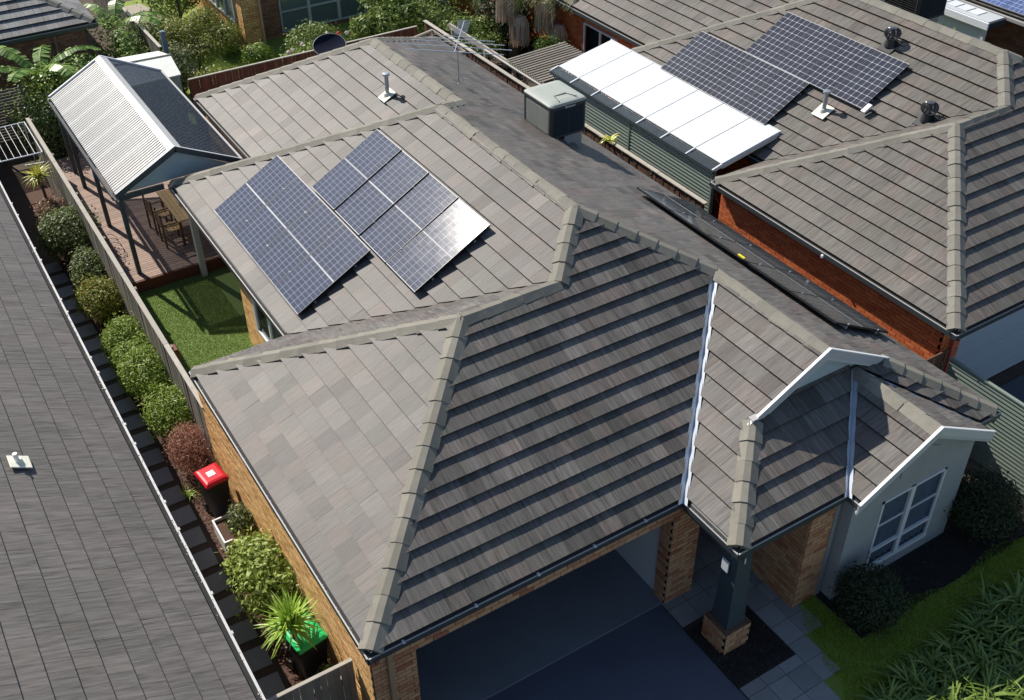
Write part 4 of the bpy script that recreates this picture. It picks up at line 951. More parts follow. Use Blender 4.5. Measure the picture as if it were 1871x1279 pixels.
# carport with white sheets
cp = thing('carport', 'skillion carport roofed in glaring white sheets between the two houses', 'carport', (12.72, 7.85, 0))
def cz(x): return 2.6+(x-12.72)*.2
for k in range(7):
    y0_, y1_ = 7.87+k*.968, 7.87+(k+1)*.968-.030
    mb = MB(); a, b = 12.98, 14.72; v = [(a, y0_, cz(a)), (b, y0_, cz(b)), (b, y1_, cz(b)), (a, y1_, cz(a))]; v2 = [(p[0], p[1], p[2]+.022) for p in v]
    mb.add(v+v2, [(3, 2, 1, 0), (4, 5, 6, 7), (0, 1, 5, 4), (1, 2, 6, 5), (2, 3, 7, 6), (3, 0, 4, 7)]); mb.build('roof_sheet', 'poly', cp)
    mb = MB(); a, b = 12.74, 12.97; v = [(a, y0_+.02, cz(a)-.03), (b, y0_+.02, cz(b)-.03), (b, y1_-.02, cz(b)-.03), (a, y1_-.02, cz(a)-.03)]; v2 = [(p[0], p[1], p[2]+.015) for p in v]
    mb.add(v+v2, [(3, 2, 1, 0), (4, 5, 6, 7), (0, 1, 5, 4), (1, 2, 6, 5), (2, 3, 7, 6), (3, 0, 4, 7)]); mb.build('lower_sheet', 'lower_sheet', cp)
for k in range(8):
    y = 7.865+k*.968; mb = MB(); mb.bar((12.70, y, cz(12.70)-.02), (12.98, y, cz(12.98)-.0), .035, .05); mb.build('rafter_end', 'white', cp)
    mb = MB(); mb.bar((12.99, y, cz(12.99)-.06), (14.7, y, cz(14.7)-.06), .05, .10); mb.build('rafter', 'offwhite', cp)
mb = MB(); mb.box(12.70, 12.735, 7.85, 14.65, 2.50, 2.585); mb.build('beam', 'postblue', cp)
mb = MB(); mb.box(14.725, 14.76, 7.85, 14.65, cz(14.72)-.10, cz(14.72)+.03); mb.build('beam', 'white', cp)
for y in (7.95, 11.1, 14.5): MB().box(12.84, 12.89, y-.04, y+.04, 0, 2.55).build('post', 'cb', cp)
mb = MB(); mb.bar((12.76, 7.865, 2.56), (14.7, 7.865, 2.97), .02, .07); mb.build('end_trim', 'white', cp)
scn = thing('slat_screen', 'sage green horizontal slat screen under the edge of the white carport', 'screen', (12.78, 11.2, 0))
for k in range(22): MB().obox((12.78, 11.2, .45+k*.092), (0, 3.35, 0), (.008, 0, .0), (.012, 0, .034)).build('slat', 'cb', scn)
for y in (7.9, 11.1, 14.5): MB().box(12.752, 12.764, y-.025, y+.025, 0, 2.5).build('post', 'cb', scn)
MB().box(12.9, 12.92, 7.9, 14.5, .3, 2.4).build('backing', 'darkroom', scn)

# ================================================================== FENCES
def paling_mesh(h, w=.095, th=.014, m_='timber_gr'):
    mb = MB(); mb.box(-w/2, w/2, 0, th, 0, h); return mb.mesh('paling', M[m_])
def fence(name, label, p0, p1, h, mat, capmat, step=.10, out=None, capw=.05, rails=True, limit=300, capping=True):
    p0, p1 = Vector((*p0, 0)), Vector((*p1, 0)); e = (p1-p0).normalized(); L = (p1-p0).length; ang = math.atan2(e.y, e.x)
    t = thing(name, label, 'fence', p0); me = paling_mesh(h, step*.94, .014, mat); n = int(L/step)
    for i in range(n):
        o = bpy.data.objects.new('paling', me); COL.objects.link(o); o.parent = t; q = e*((i+.5)*step)
        o.location = (q.x+random.uniform(-.002, .002), q.y+random.uniform(-.002, .002), random.uniform(-.012, .006)); o.rotation_euler = (random.uniform(-.006, .006), random.uniform(-.004, .004), ang+random.uniform(-.01, .01))
    nrm = Vector((-e.y, e.x, 0))
    for z in (.35, h-.35):
        MB().obox(p0+e*L/2+nrm*.05+Vector((0, 0, z)), e*L/2, nrm*.03, Vector((0, 0, .04))).build('rail', mat, t)
    k = 0
    while k*2.4 < L+.1:
        MB().obox(p0+e*min(L-.05, k*2.4+.05)+nrm*.08+Vector((0, 0, h/2)), e*.05, nrm*.045, Vector((0, 0, h/2-.02))).build('post', mat, t); k += 1
    if capping:
        k = 0
        while k*3.0 < L-.05:
            a, b = k*3.0, min(L, (k+1)*3.0)-.008; MB().obox(p0+e*(a+b)/2+nrm*.02+Vector((0, 0, h+.012+random.uniform(0, .006))), e*(b-a)/2, nrm*capw, Vector((0, 0, .014))).build('capping', capmat, t, bevel=.004); k += 1
    return t
fence('paling_fence', 'weathered grey paling fence with pale capping between hedge row and deck', (.055, 21.3), (.055, 7.05), 1.80, 'timber_gr', 'timber_cap')
fence('paling_fence', 'brown paling fence with weathered capping in the gap beside the slat screen', (12.32, 21.3), (12.32, 7.55), 1.95, 'timber_br', 'timber_cap', capw=.06)
fence('paling_fence', 'red brown paling fence across the rear behind the main roof', (4.6, 21.35), (12.1, 21.35), 1.80, 'timber_red', 'timber_cap', capw=.035)
fence('paling_fence', 'dark paling fence dividing the rear gardens behind the white shed', (4.65, 33), (4.65, 24.2), 1.80, 'timber_gr', 'timber_cap')
fence('paling_gate', 'grey paling gate fence closing the side path in front of the green bin', (-1.75, .74), (.04, .74), 1.62, 'timber_gr', 'timber_cap', step=.105, capw=.03)['category'] = 'gate'
fence('paling_gate', 'short dark timber fence between the two houses behind the front gutter', (11.85, .85), (12.8, .85), 1.85, 'timber_br', 'timber_br', capw=.02)['category'] = 'fence'
t = thing('steel_fence', 'sage steel fence of horizontal ribs along the right driveway', 'fence', (12.62, -3, 0))
for k in range(20): MB().obox((12.62, -3.6, .05+k*.088+.04), (0, 4.3, 0), (.010, 0, 0), (.012, 0, .040)).build('fence_rib', 'cb', t)
for y in (.68, -1.7, -4.1): MB().box(12.64, 12.70, y-.03, y+.03, 0, 1.8).build('post', 'cb', t)
MB().box(12.59, 12.66, -7.9, .72, 1.80, 1.83).build('capping', 'cb', t)
# weathered beam frame in the rear right corner
t = thing('timber_pergola', 'weathered timber pergola with slatted roof behind the white carport', 'pergola', (12.7, 16, 0))
for a, b, w_, h_ in (((12.75, 20.4, 2.0), (12.72, 14.9, 2.0), .05, .17), ((14.6, 17.0, 2.1), (14.6, 14.9, 2.1), .05, .15)): mb = MB(); mb.bar(a, b, w_, h_); mb.build('beam', 'timber_cap', t)
for k in range(14): mb = MB(); mb.bar((12.66, 15.0+k*.14, 2.14), (14.7, 15.0+k*.14, 2.22), .07, .03); mb.build('slat', 'timber_gr', t)
for y in (15.1, 16.6, 18.2, 20.2): MB().box(12.70, 12.79, y-.045, y+.045, 0, 1.95).build('post', 'timber_cap', t)
MB().box(12.64, 12.69, 14.9, 18.2, 2.0, 2.03).build('edge_trim', 'offwhite', t)
t = thing('timber_trellis', 'bare timber frame with thin crossed battens in the rear corner of the yard', 'trellis', (11.2, 20.6, 0))
mb = MB()
for a, b in (((10.9, 20.3, 1.85), (12.3, 20.7, 1.85)), ((12.3, 20.7, 1.85), (12.3, 18.6, 1.85)), ((10.9, 20.3, 1.85), (11.6, 18.9, 1.85)), ((11.6, 18.9, 1.85), (12.3, 18.6, 1.85))): mb.bar(a, b, .045, .07)
for q in ((10.9, 20.3), (12.3, 20.7), (12.3, 18.6), (11.6, 18.9)): mb.box(q[0]-.03, q[0]+.03, q[1]-.03, q[1]+.03, 0, 1.84)
mb.build('frame', 'timber_cap', t)
for k in range(7): mb = MB(); s_ = k/6; mb.bar((10.95+.65*s_, 20.2-1.25*s_, 1.89), (12.25, 20.6-1.9*s_, 1.89), .012, .012); mb.build('batten', 'timber_cap', t)

# ================================================================== DECK AND PATIO ROOF
dk_ = bpy.data.objects.new('timber_deck', None); COL.objects.link(dk_); setp(dk_, kind='structure'); OFF[dk_.name] = Vector((0, 0, 0))
me = MB().box(-1.93, 1.93, -.040, .040, -.022, 0).mesh('deck_board', M['deck'])
for k in range(80):
    o = bpy.data.objects.new('deck_board', me); COL.objects.link(o); o.parent = dk_; o.location = (2.12+random.uniform(-.01, .01), 14.24+k*.092, .32+random.uniform(-.001, .001))
MB().box(.2, 4.05, 14.15, 14.19, .01, .31).build('deck_fascia', 'timber_red', dk_); MB().box(.2, 4.05, 14.2, 21.5, .0, .28).build('deck_frame', 'darkroom', dk_)
pt_ = thing('patio_roof', 'gabled patio roof of corrugated sheets, white on one slope and dark tinted on the other', 'pergola', (.8, 14.5, 0))
ya, yb_ = 14.42, 20.62; exl, ezl, rxl, rzl, exr, ezr = .70, 2.52, 2.22, 3.30, 3.72, 2.55
def corr(xa, za, xb, zb, name, mat):
    per = .105; n = int((yb_-ya)/per); mb = MB(); d = Vector((xb-xa, 0, zb-za)).normalized(); nn = Vector((-d.z, 0, d.x)); nn = nn if nn.z > 0 else -nn
    pr_ = [(0, 0), (.28, .004), (.55, 0), (.65, -.030), (.86, -.030), (.96, 0)]; N = 0
    for i in range(n):
        for a, h in pr_:
            y = ya+(i+a)*per; mb.v += [tuple(Vector((xa, y, za))+nn*h), tuple(Vector((xb, y, zb))+nn*h)]; N += 1
    N -= 1
    for i in range(N): mb.f.append((2*i, 2*i+1, 2*i+3, 2*i+2))
    mb.uv = [[(0, 0)]*4]*N; mb.t = [(.5,)*3]*N; mb.build(name, mat, pt_)
corr(exl, ezl, rxl, rzl, 'white_corrugated_slope', 'corr_w'); corr(rxl, rzl, exr, ezr, 'dark_corrugated_slope', 'corr_d')
mb = MB()
for sx_ in (-1, 1):
    a = Vector((rxl, ya-.04, rzl+.035)); d = Vector((sx_*.16, 0, -.082)); b = Vector((rxl, yb_+.04, rzl+.035)); mb.face([a, a+d, b+d, b] if sx_ > 0 else [a, b, b+d, a+d])
mb.build('ridge_flashing', 'gutter', pt_)
for (xa, za, xb, zb) in ((exl, ezl, rxl, rzl), (exr, ezr, rxl, rzl)):
    mb = MB(); mb.bar((xa, ya-.03, za-.03), (xb, ya-.03, zb-.03), .03, .14); mb.build('barge_board', 'postblue', pt_)
    mb = MB(); mb.bar((xa, yb_+.03, za), (xb, yb_+.03, zb), .05, .08); mb.build('barge_board', 'white', pt_)
    mb = MB(); mb.bar((xa, ya-.03, za+.045), (xb, ya-.03, zb+.045), .05, .012); mb.build('barge_capping', 'barge', pt_)
mb = MB(); mb.add([(exl+.3, ya+.04, ezl-.02), (exr-.3, ya+.04, ezr-.02), (rxl, ya+.04, rzl-.12), (exl+.3, ya+.06, ezl-.02), (exr-.3, ya+.06, ezr-.02), (rxl, ya+.06, rzl-.12)], [(0, 1, 2), (5, 4, 3), (0, 3, 4, 1), (1, 4, 5, 2), (2, 5, 3, 0)]); mb.build('gable_cladding', 'infill', pt_)
l2 = MB(); l2.box(exl-.09, exl-.07, ya, yb_, ezl-.12, ezl-.03); l2.box(exl-.09, exl, ya, yb_, ezl-.13, ezl-.12); l2.build('gutter', 'gutter_dk', pt_)
MB().box(exr-.02, exr+.03, ya, yb_, ezr-.08, ezr+.02).build('edge_beam', 'gutter', pt_)
MB().box(exl+.04, exl+.12, ya, yb_, ezl-.20, ezl-.05).build('eave_beam', 'postblue', pt_); MB().box(exl+.12, 1.8, ya+.0, ya+.07, ezl-.18, ezl-.05).build('tie_beam', 'postblue', pt_)
for y in (14.5, 17.1, 19.5, 20.5): MB().box(exl+.03, exl+.13, y-.05, y+.05, .32 if y > 14.6 else 0, ezl-.2).build('post', 'postblue', pt_)
MB().box(.17, .2, 17, 20.6, .3, .9).build('edge_batten', 'timber_red', pt_)

# table, chairs
tb = thing('outdoor_table', 'golden timber outdoor dining table on the deck under the patio roof', 'table', (2.42, 15.9, .32))
for k in range(7): MB().box(2.06+k*.105, 2.06+k*.105+.098, 15.05, 16.8, 1.03, 1.06).build('table_board', 'gold_timber', tb)
for x in (2.12, 2.72):
    for y in (15.15, 16.7): MB().box(x-.03, x+.03, y-.03, y+.03, .32, 1.025).build('leg', 'chair_timber', tb)
bx = thing('serving_tray', 'cream box with round lid standing on the outdoor table', 'box', (2.5, 15.9, 1.06))
MB().box(2.33, 2.67, 15.75, 16.1, 1.062, 1.16).build('tray', 'cream', bx, bevel=.02); MB().tube([(2.5, 15.92, 1.16), (2.5, 15.92, 1.20)], .12, 20).build('round_lid', 'concrete', bx)
def chair(x, y, rz, label):
    t = thing('garden_chair', label, 'chair', (x, y, .32), 'timber chairs along the outdoor table'); t.rotation_euler.z = rz
    def loc(mb, nm, mat='chair_timber'):
        o = link(nm, mb.mesh(nm, M[mat], (0, 0, 0)), t); return o
    for k in range(5): loc(MB().box(-.22+k*.09, -.22+k*.09+.075, -.22, .22, .42, .44), 'seat_slat', 'gold_timber')
    for k in range(4): loc(MB().box(-.245, -.225, -.22, .22, .55+k*.10, .55+k*.10+.06), 'back_slat')
    for sx in (-.23, .21):
        for sy in (-.22, .22): loc(MB().box(sx-.02, sx+.02, sy-.02, sy+.02, 0, .95 if sx < 0 else .62), 'leg')
    for sy in (-.22, .22): loc(MB().box(-.22, .24, sy-.025, sy+.025, .62, .645), 'armrest')
chair(1.90, 16.25, .1, 'timber garden chair at the outdoor table, the one nearer the rear fence'); chair(1.93, 15.45, .0, 'timber garden chair at the outdoor table, the one nearer the turf')
# bike-like wire stand on deck
t = thing('plant_stand', 'thin wire hoop stand on the deck beside the fence', 'stand', (.55, 15.9, .32))
mb = MB()
for k in range(3):
    mb.tube([(.55+.2*math.cos(a*math.pi/10), 15.7+k*.22, .34+.30*math.sin(a*math.pi/10)) for a in range(11)], .007, 5)
mb.tube([(.35, 15.7, .35), (.35, 16.14, .35)], .007, 5); mb.tube([(.75, 15.7, .35), (.75, 16.14, .35)], .007, 5); mb.build('wire_frame', 'black', t)
t = thing('retaining_block', 'small brick block standing against the inside of the left paling fence', 'block', (.2, 9.6, 0)); MB().box(.13, .30, 9.45, 9.68, 0, 1.5).build('block', 'timber_red', t)

# ================================================================== BINS
def bin_(x, y, rz, lidmat, label, patch=False, k=.75):
    t = thing('wheelie_bin', label, 'bin', (x, y, .03)); t.rotation_euler.z = rz; t.scale = (k, k, .95)
    def L(mb, nm, mat, **k):
        o = link(nm, mb.mesh(nm, M[mat], (0, 0, 0), **k), t)
        bv = o.modifiers.new('bevel', 'BEVEL'); bv.width = .012; bv.segments = 2; bv.limit_method = 'ANGLE'; return o
    mb = MB(); v = []
    for z, hx, hy in ((.04, .21, .24), (.90, .27, .32), (.96, .29, .34)):
        for sx, sy in ((-1, -1), (1, -1), (1, 1), (-1, 1)): v.append((sx*hx, sy*hy, z))
    mb.add(v, [(3, 2, 1, 0), (8, 9, 10, 11), (0, 1, 5, 4), (1, 2, 6, 5), (2, 3, 7, 6), (3, 0, 4, 7), (4, 5, 9, 8), (5, 6, 10, 9), (6, 7, 11, 10), (7, 4, 8, 11)]); L(mb, 'body', 'bin')
    mb = MB(); v = []
    for z, hx, hy in ((.965, .30, .35), (1.0, .30, .35), (1.035, .25, .30), (1.05, .20, .24)):
        for sx, sy in ((-1, -1), (1, -1), (1, 1), (-1, 1)): v.append((sx*hx, sy*hy, z))
    mb.add(v, [(3, 2, 1, 0), (12, 13, 14, 15)]+[(4*i+a, 4*i+(a+1) % 4, 4*i+4+(a+1) % 4, 4*i+4+a) for i in range(3) for a in range(4)]); lid = L(mb, 'lid', lidmat)
    mb = MB(); mb.box(-.10, .09, -.10, .09, 1.05, 1.056); o = L(mb, 'lid_panel_or_glare', 'white' if patch else lidmat)  # raised lid centre; the white one is reflection glare painted onto the lid
    for sx in (-1, 1): L(MB().tube([(sx*.22, .25, .10), (sx*.27, .25, .10)], .10, 18), 'wheel', 'black')
    L(MB().tube([(-.24, .37, .95), (.24, .37, .95)], .016, 8), 'handle', 'bin')
bin_(-.26, 6.20, .12, 'red', 'wheelie bin with bright red lid beside the brick wall in the side garden', True)
bin_(-.24, 2.08, .15, 'green', 'wheelie bin with bright green lid half hidden under spiky leaves', k=.88)

# ================================================================== PLANTS of the side garden
hg = 'clipped shrubs along the side fence'
shrub('large round shrub with glossy dark leaves and pale tips near the fence end', (-.27, 16.55), (.68, .85, .66), 9000, .042, 'hedge2', 11, hg, lift=.1)
shrub('dark leafy shrub squeezed between the glossy round shrub and the yellow green ball', (-.25, 14.95), (.50, .75, .52), 5500, .036, 'hedge2', 12, hg)
shrub('yellow green clipped ball with bronze tips, roundest of the row', (-.34, 13.55), (.56, .64, .54), 7500, .030, 'hedge_yel', 13, hg, lump=.22)
shrub('mid green clipped shrub just in front of the bronze tipped ball', (-.30, 11.75), (.54, .62, .50), 7500, .030, 'hedge', 14, hg, lump=.18)
shrub('bright green clipped shrub, widest in the middle of the fence row', (-.27, 10.3), (.56, .74, .52), 9500, .030, 'hedge', 15, hg, lump=.2)
shrub('low lobed green shrub joined to the widest shrub', (-.26, 11.0), (.48, .52, .46), 5000, .030, 'hedge', 16, hg, lump=.2)
shrub('green clipped ball right behind the bronze red maple', (-.26, 8.75), (.50, .60, .50), 7500, .030, 'hedge', 17, hg, lump=.3)
shrub('bronze red feathery maple shrub behind the red bin', (-.26, 7.55), (.48, .58, .54), 7500, .028, 'maple', 18, None, lump=.7, aspect=.2, drop=.4)
shrub('small dark green shrub in front of the red bin', (-.12, 5.15), (.24, .26, .36), 1500, .032, 'hedge2', 19, None, lump=.3, lift=.25)
shrub('pink tipped bush under the golden spiky plant at the rear of the side path', (-.28, 18.35), (.42, .6, .40), 3200, .036, 'pinkleaf', 20, None)
shrub('olive brown weeping shrub over the white planter box', (-.20, 4.72), (.30, .40, .34), 5200, .022, 'olive', 21, None, lump=.3, aspect=.22, drop=.6)
shrub('tall lime green shrub with large pale leaves against the brick wall', (-.26, 3.55), (.42, .72, .74), 4600, .050, 'lime', 22, None, lump=.4, lift=.1)
shrub('small broad leaved plant at the path edge beside the lime shrub', (-.55, 4.55), (.18, .2, .2), 200, .07, 'lime', 23, None, lump=.4)
shrub('dark small leaved shrub behind the side gate next to the green bin', (-.12, 1.30), (.26, .36, .42), 1800, .028, 'hedge2', 24, None, lump=.4)
t = thing('planter_box', 'white rimmed planter box beside the red bin', 'planter', (-.35, 5.4, .03))
for a in ((-.53, -.50, 5.1, 5.75), (-.20, -.17, 5.1, 5.75), (-.50, -.20, 5.1, 5.13), (-.50, -.20, 5.72, 5.75)): MB().box(a[0], a[1], a[2], a[3], .03, .36).build('side_board', 'white', t)
MB().box(-.50, -.20, 5.13, 5.72, .04, .30).build('soil', 'mulch', t)
MB().box(-.45, -.40, 2.6, 3.4, .03, .13).build('x', 'concrete').name = 'garden_edging'
setp(bpy.data.objects['garden_edging'], 'pale concrete edging strip in the mulch behind the green bin', 'edging')
def spiky(loc, h, n, L, w_, mat, seed, label, cat='plant', name='spiky_plant', group=None, elev=(-.35, 1.45), bend=.6):
    t = thing(name, label, cat, (loc[0], loc[1], 0), group)
    if h > .05: MB().tube([(loc[0], loc[1], 0), (loc[0]+.02, loc[1], h*.5), (loc[0], loc[1], h)], [.045, .035, .03], 8).build('stem', 'bark', t)
    blades((loc[0], loc[1], h), n, L, w_, seed, mat, parent=t, elev=elev, bend=bend); return t
spiky((-.42, 2.05), 1.42, 190, .50, .034, 'spike', 31, 'large spiky yucca with sword leaves above the green lidded bin', elev=(-.75, 1.5), bend=.22)
spiky((-.34, 18.75), 1.35, 90, .42, .026, 'yellow_spike', 32, 'golden yellow spiky plant on a thin stem at the rear of the side path')
spiky((-.62, 6.9), .1, 26, .22, .012, 'spike', 33, 'small grassy tuft at the edge of the path by the maple')
spiky((12.36, 11.3), 1.97, 22, .34, .06, 'yellow_spike', 34, 'yellow green strappy plant standing by the brown fence below the carport', elev=(-.3, 1.0), bend=1.4)

# rear-left: lattice, clothes frame
t = thing('lattice_screen', 'grey slatted lattice screen at the rear end of the side path', 'screen', (-.6, 22.9, 0))
for k in range(18): MB().box(-1.6, .35, 22.86, 22.88, .6+k*.085, .6+k*.085+.045).build('slat', 'timber_gr', t)
for x in (-1.5, -.7, .3): MB().box(x-.03, x+.03, 22.89, 22.94, 0, 2.15).build('post', 'timber_gr', t)
t = thing('clothes_line', 'fold down clothes line with white parallel wires at the rear of the side path', 'clothes line', (-.6, 20.5, 0))
mb = MB()
for a, b in (((-1.6, 19.55, 1.6), (.0, 19.5, 1.6)), ((-1.6, 21.6, 1.6), (.0, 21.6, 1.6)), ((0, 19.5, 1.6), (0, 21.6, 1.6)), ((-1.6, 19.5, 1.6), (-1.6, 21.6, 1.6))): mb.tube([a, b], .018, 6)
mb.tube([(-.5, 19.5, 1.35), (0, 19.3, 1.4)], .02, 6); mb.build('frame', 'alu', t)
mb = MB()
for k in range(9): mb.tube([(-.18-k*.17, 19.5, 1.605), (-.18-k*.17, 21.6, 1.605)], .006, 5)
mb.build('wire', 'white', t)
for x in (-1.55, -.03): MB().tube([(x, 21.6, 0), (x, 21.6, 1.6)], .02, 6).build('post', 'alu', t)

# ================================================================== REAR: shed, houses, garden
t = thing('garden_shed', 'white roofed low garden shed behind the patio roof', 'shed', (3.6, 22.5, 0))
mb = MB(); mb.box(2.55, 4.4, 21.45, 23.3, 0, 1.95); mb.build('walls', plain('green_grey_steel', (.28, .33, .30), .5), t)
for nm, pts in (('roof_panel', [(2.5, 22.6, 2.18), (4.5, 22.45, 2.18), (4.42, 21.35, 2.0), (2.5, 21.3, 2.0)]), ('roof_panel', [(2.6, 23.6, 2.0), (4.4, 23.4, 2.0), (4.5, 22.45, 2.18), (2.5, 22.6, 2.18)])):
    mb = MB(); up_ = [(p[0], p[1], p[2]+.03) for p in pts]; mb.add(pts+up_, [(0, 1, 2, 3), (7, 6, 5, 4), (0, 4, 5, 1), (1, 5, 6, 2), (2, 6, 7, 3), (3, 7, 4, 0)]); mb.build(nm, plain('shed_white_steel', (.66, .68, .62), .5, amt=.2), t)
mb = MB(); mb.bar((2.5, 22.6, 2.23), (4.5, 22.45, 2.23), .03, .03); mb.build('ridge_strip', 'timber_cap', t)
t = thing('blue_post', 'blue grey post standing behind the white shed roof', 'post', (4.75, 23.9, 0)); MB().box(4.68, 4.82, 23.85, 23.98, 0, 2.4).build('post', plain('blue_grey_paint', (.10, .16, .22), .5), t)
# rear-left neighbour house
bx_, by_ = 3.25, 25.4
nb3 = thing('neighbour_house', 'brick house with striped grey tiled roof in the top left corner', 'house', (bx_, by_, 0))
f3 = [Face([(bx_, by_), (bx_-6, by_+6), (bx_-12, by_+6), (bx_-12, by_)], (bx_-12, by_), (1, 0), (0, 1)), Face([(bx_, by_), (bx_, by_+12), (bx_-6, by_+6)], (bx_, 0), (0, 1), (-1, 0))]
pcs = []; dk = MB()
for k in f3: pcs += k.tiles(.06, .014); k.deck(dk)
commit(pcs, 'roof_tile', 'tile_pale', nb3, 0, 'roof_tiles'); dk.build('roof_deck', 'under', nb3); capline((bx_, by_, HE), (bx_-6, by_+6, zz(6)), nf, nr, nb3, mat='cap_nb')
gutters([((bx_-12, by_), (bx_, by_), (0, -1)), ((bx_, by_), (bx_, by_+12), (1, 0))], nb3)
bp = []; mt = MB(); brickwall(bp, mt, (bx_-12, by_+.35), (bx_-.4, by_+.35), 0, 2.4, (0, -1)); brickwall(bp, mt, (bx_-.4, by_+.35), (bx_-.4, by_+11), 0, 2.4, (1, 0)); commit(bp, 'brick', 'brick_far', nb3, 0, 'bricks'); mt.build('mortar_bed', 'mortar_dk', nb3)
MB().box(1.9, 1.98, by_+.24, by_+.33, 0, 2.4).build('downpipe', plain('brown_downpipe', (.28, .16, .12)), nb3)
# rear house
nb4 = thing('neighbour_house', 'brick house with tall blue grey windows behind the rear fence', 'house', (8.4, 26.3, 0))
bp = []; mt = MB()
brickwall(bp, mt, (8.10, 33), (8.10, 26.4), 0, 2.6, (-1, 0), [(3.1, 5.9, .9, 2.3)]); brickwall(bp, mt, (8.10, 26.4), (8.75, 26.4), 0, 2.6, (0, -1)); brickwall(bp, mt, (8.75, 26.4), (8.75, 27.4), 0, 2.6, (1, 0))
commit(bp, 'brick', 'brick', nb4, 0, 'bricks_corner'); bp = []
brickwall(bp, mt, (8.75, 27.4), (15.6, 27.4), 0, 2.6, (0, -1), [(1.0, 4.4, .15, 2.2)]); commit(bp, 'brick', 'brick_far', nb4, 0, 'bricks_rear'); mt.build('mortar_bed', 'mortar_dk', nb4)
MB().box(8.2, 15.6, 27.55, 33, 0, 2.6).build('inner_walls', 'darkroom', nb4); MB().box(7.8, 15.9, 27.0, 33, 2.62, 2.7).build('eave_roof', 'tile_nb', nb4)
MB().box(8.66, 8.74, 26.28, 26.37, 0, 2.6).build('downpipe', plain('tan_pipe', (.40, .28, .18)), nb4)
glz = plain('pale_green_glass', (.13, .18, .18), .12, amt=.3, spec=.8)
for k, (a, b) in enumerate(((9.75, 10.85), (10.85, 12.0), (12.0, 13.15))):
    fm = MB(); fm.box(a, a+.06, 27.34, 27.42, .15, 2.2); fm.box(b-.06, b, 27.34, 27.42, .15, 2.2); fm.box(a+.06, b-.06, 27.34, 27.42, .15, .21); fm.box(a+.06, b-.06, 27.34, 27.42, .85, .91); fm.box(a+.06, b-.06, 27.34, 27.42, 2.14, 2.2); fo = fm.build('window_frame', 'barge', nb4)
    MB().box(a+.06, b-.06, 27.38, 27.39, .21, .85).build('pane', glz, fo); MB().box(a+.06, b-.06, 27.38, 27.39, .91, 2.14).build('pane', glz, fo)
for k in range(3):
    a, b = 27.1+k*.93, 27.1+(k+1)*.93
    fm = MB(); fm.box(8.03, 8.10, a, a+.06, .9, 2.3); fm.box(8.03, 8.10, b-.06, b, .9, 2.3); fm.box(8.03, 8.10, a+.06, b-.06, .9, .96); fm.box(8.03, 8.10, a+.06, b-.06, 2.24, 2.3); fo = fm.build('window_frame', 'barge', nb4)
    MB().box(8.07, 8.08, a+.06, b-.06, .96, 2.24).build('pane', glz, fo)
mb = MB(); mb.face([(5.3, 25.8, .016), (6.6, 26.3, .016), (7.4, 30, .016), (6.4, 33.5, .016), (4.9, 33.5, .016), (6.0, 29, .016)]); struct('garden_path', mb, 'concrete')
mb = MB(); mb.box(6.2, 8.0, 22.6, 27.5, 0, .02); struct('rear_lawn', mb, 'turf_base')
grass(lambda a, b: True, 6.2, 8.0, 22.6, 27.5, 16000, .10, 'rear_lawn_grass', 'turf', 8, .02)
def tree(label, loc, th, blobs, mat, seed, n, size, cat='tree', name='garden_tree', trunk_r=.06, group=None, **k):
    t = thing(name, label, cat, (loc[0], loc[1], 0), group); Vs, Ts = [], []; mb = MB(); g = random.Random(seed)
    mb.tube([(loc[0], loc[1], 0), (loc[0]+.05, loc[1]-.03, th*.5), (loc[0], loc[1], th)], [trunk_r, trunk_r*.8, trunk_r*.55], 9)
    for i, (dx, dy, dz, rr_) in enumerate(blobs):
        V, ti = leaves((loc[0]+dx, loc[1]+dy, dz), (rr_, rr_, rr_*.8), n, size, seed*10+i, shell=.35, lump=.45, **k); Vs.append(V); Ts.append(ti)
        mb.tube([(loc[0], loc[1], th*.8), (loc[0]+dx*.5, loc[1]+dy*.5, (th+dz)/2+.05), (loc[0]+dx, loc[1]+dy, dz)], [trunk_r*.5, trunk_r*.3, trunk_r*.1], 6)
    quadmesh(np.concatenate(Vs), np.concatenate(Ts), 'crown', mat, t); mb.build('trunk', 'bark', t, smooth=True)
tree('bushy olive green tree in the rear garden behind the shed', (6.1, 25.6), 1.1, [(0, 0, 1.5, .7), (.6, .5, 1.7, .6), (-.5, .4, 1.5, .6), (.2, -.6, 1.2, .55), (.9, -.2, 1.3, .5)], 'tree_y', 41, 1500, .045)
tree('tall yellow green tree over the pale garden path at the top edge', (6.7, 29.2), 1.9, [(0, 0, 2.5, .8), (.8, .3, 2.4, .7), (-.8, .5, 2.3, .8), (.4, -.7, 2.2, .6), (1.3, -.5, 2.0, .5)], 'tree_y', 42, 1300, .045)
shrub('leafy shrub beside the brick corner of the rear house', (7.6, 26.9), (.55, .6, .6), 1800, .045, 'tree', 43, None, lump=.35)
shrub('dense grey green shrub against the dark dividing fence', (5.0, 27.6), (.5, 1.0, .7), 2600, .045, 'hedge2', 44, None, lump=.4)
shrub('loose sunlit shrub along the rear fence with pale flowers', (5.8, 22.9), (.8, .6, .6), 2600, .05, 'tree_y', 45, None, lump=.4)
shrub('low bright green shrub behind the rear fence', (7.0, 22.6), (.7, .5, .45), 2200, .05, 'tree', 46, None, lump=.4)
shrub('round light green bush below the tall blue windows', (9.6, 23.6), (.95, .8, .85), 7000, .045, 'tree', 47, None, lump=.25)
rs = shrub('rose bush with red and white blooms leaning over the rear fence', (8.75, 22.05), (1.3, .35, .55), 3200, .040, 'hedge', 48, None, lump=.4, lift=.7)
g = np.random.default_rng(5); fV = []; fT = []
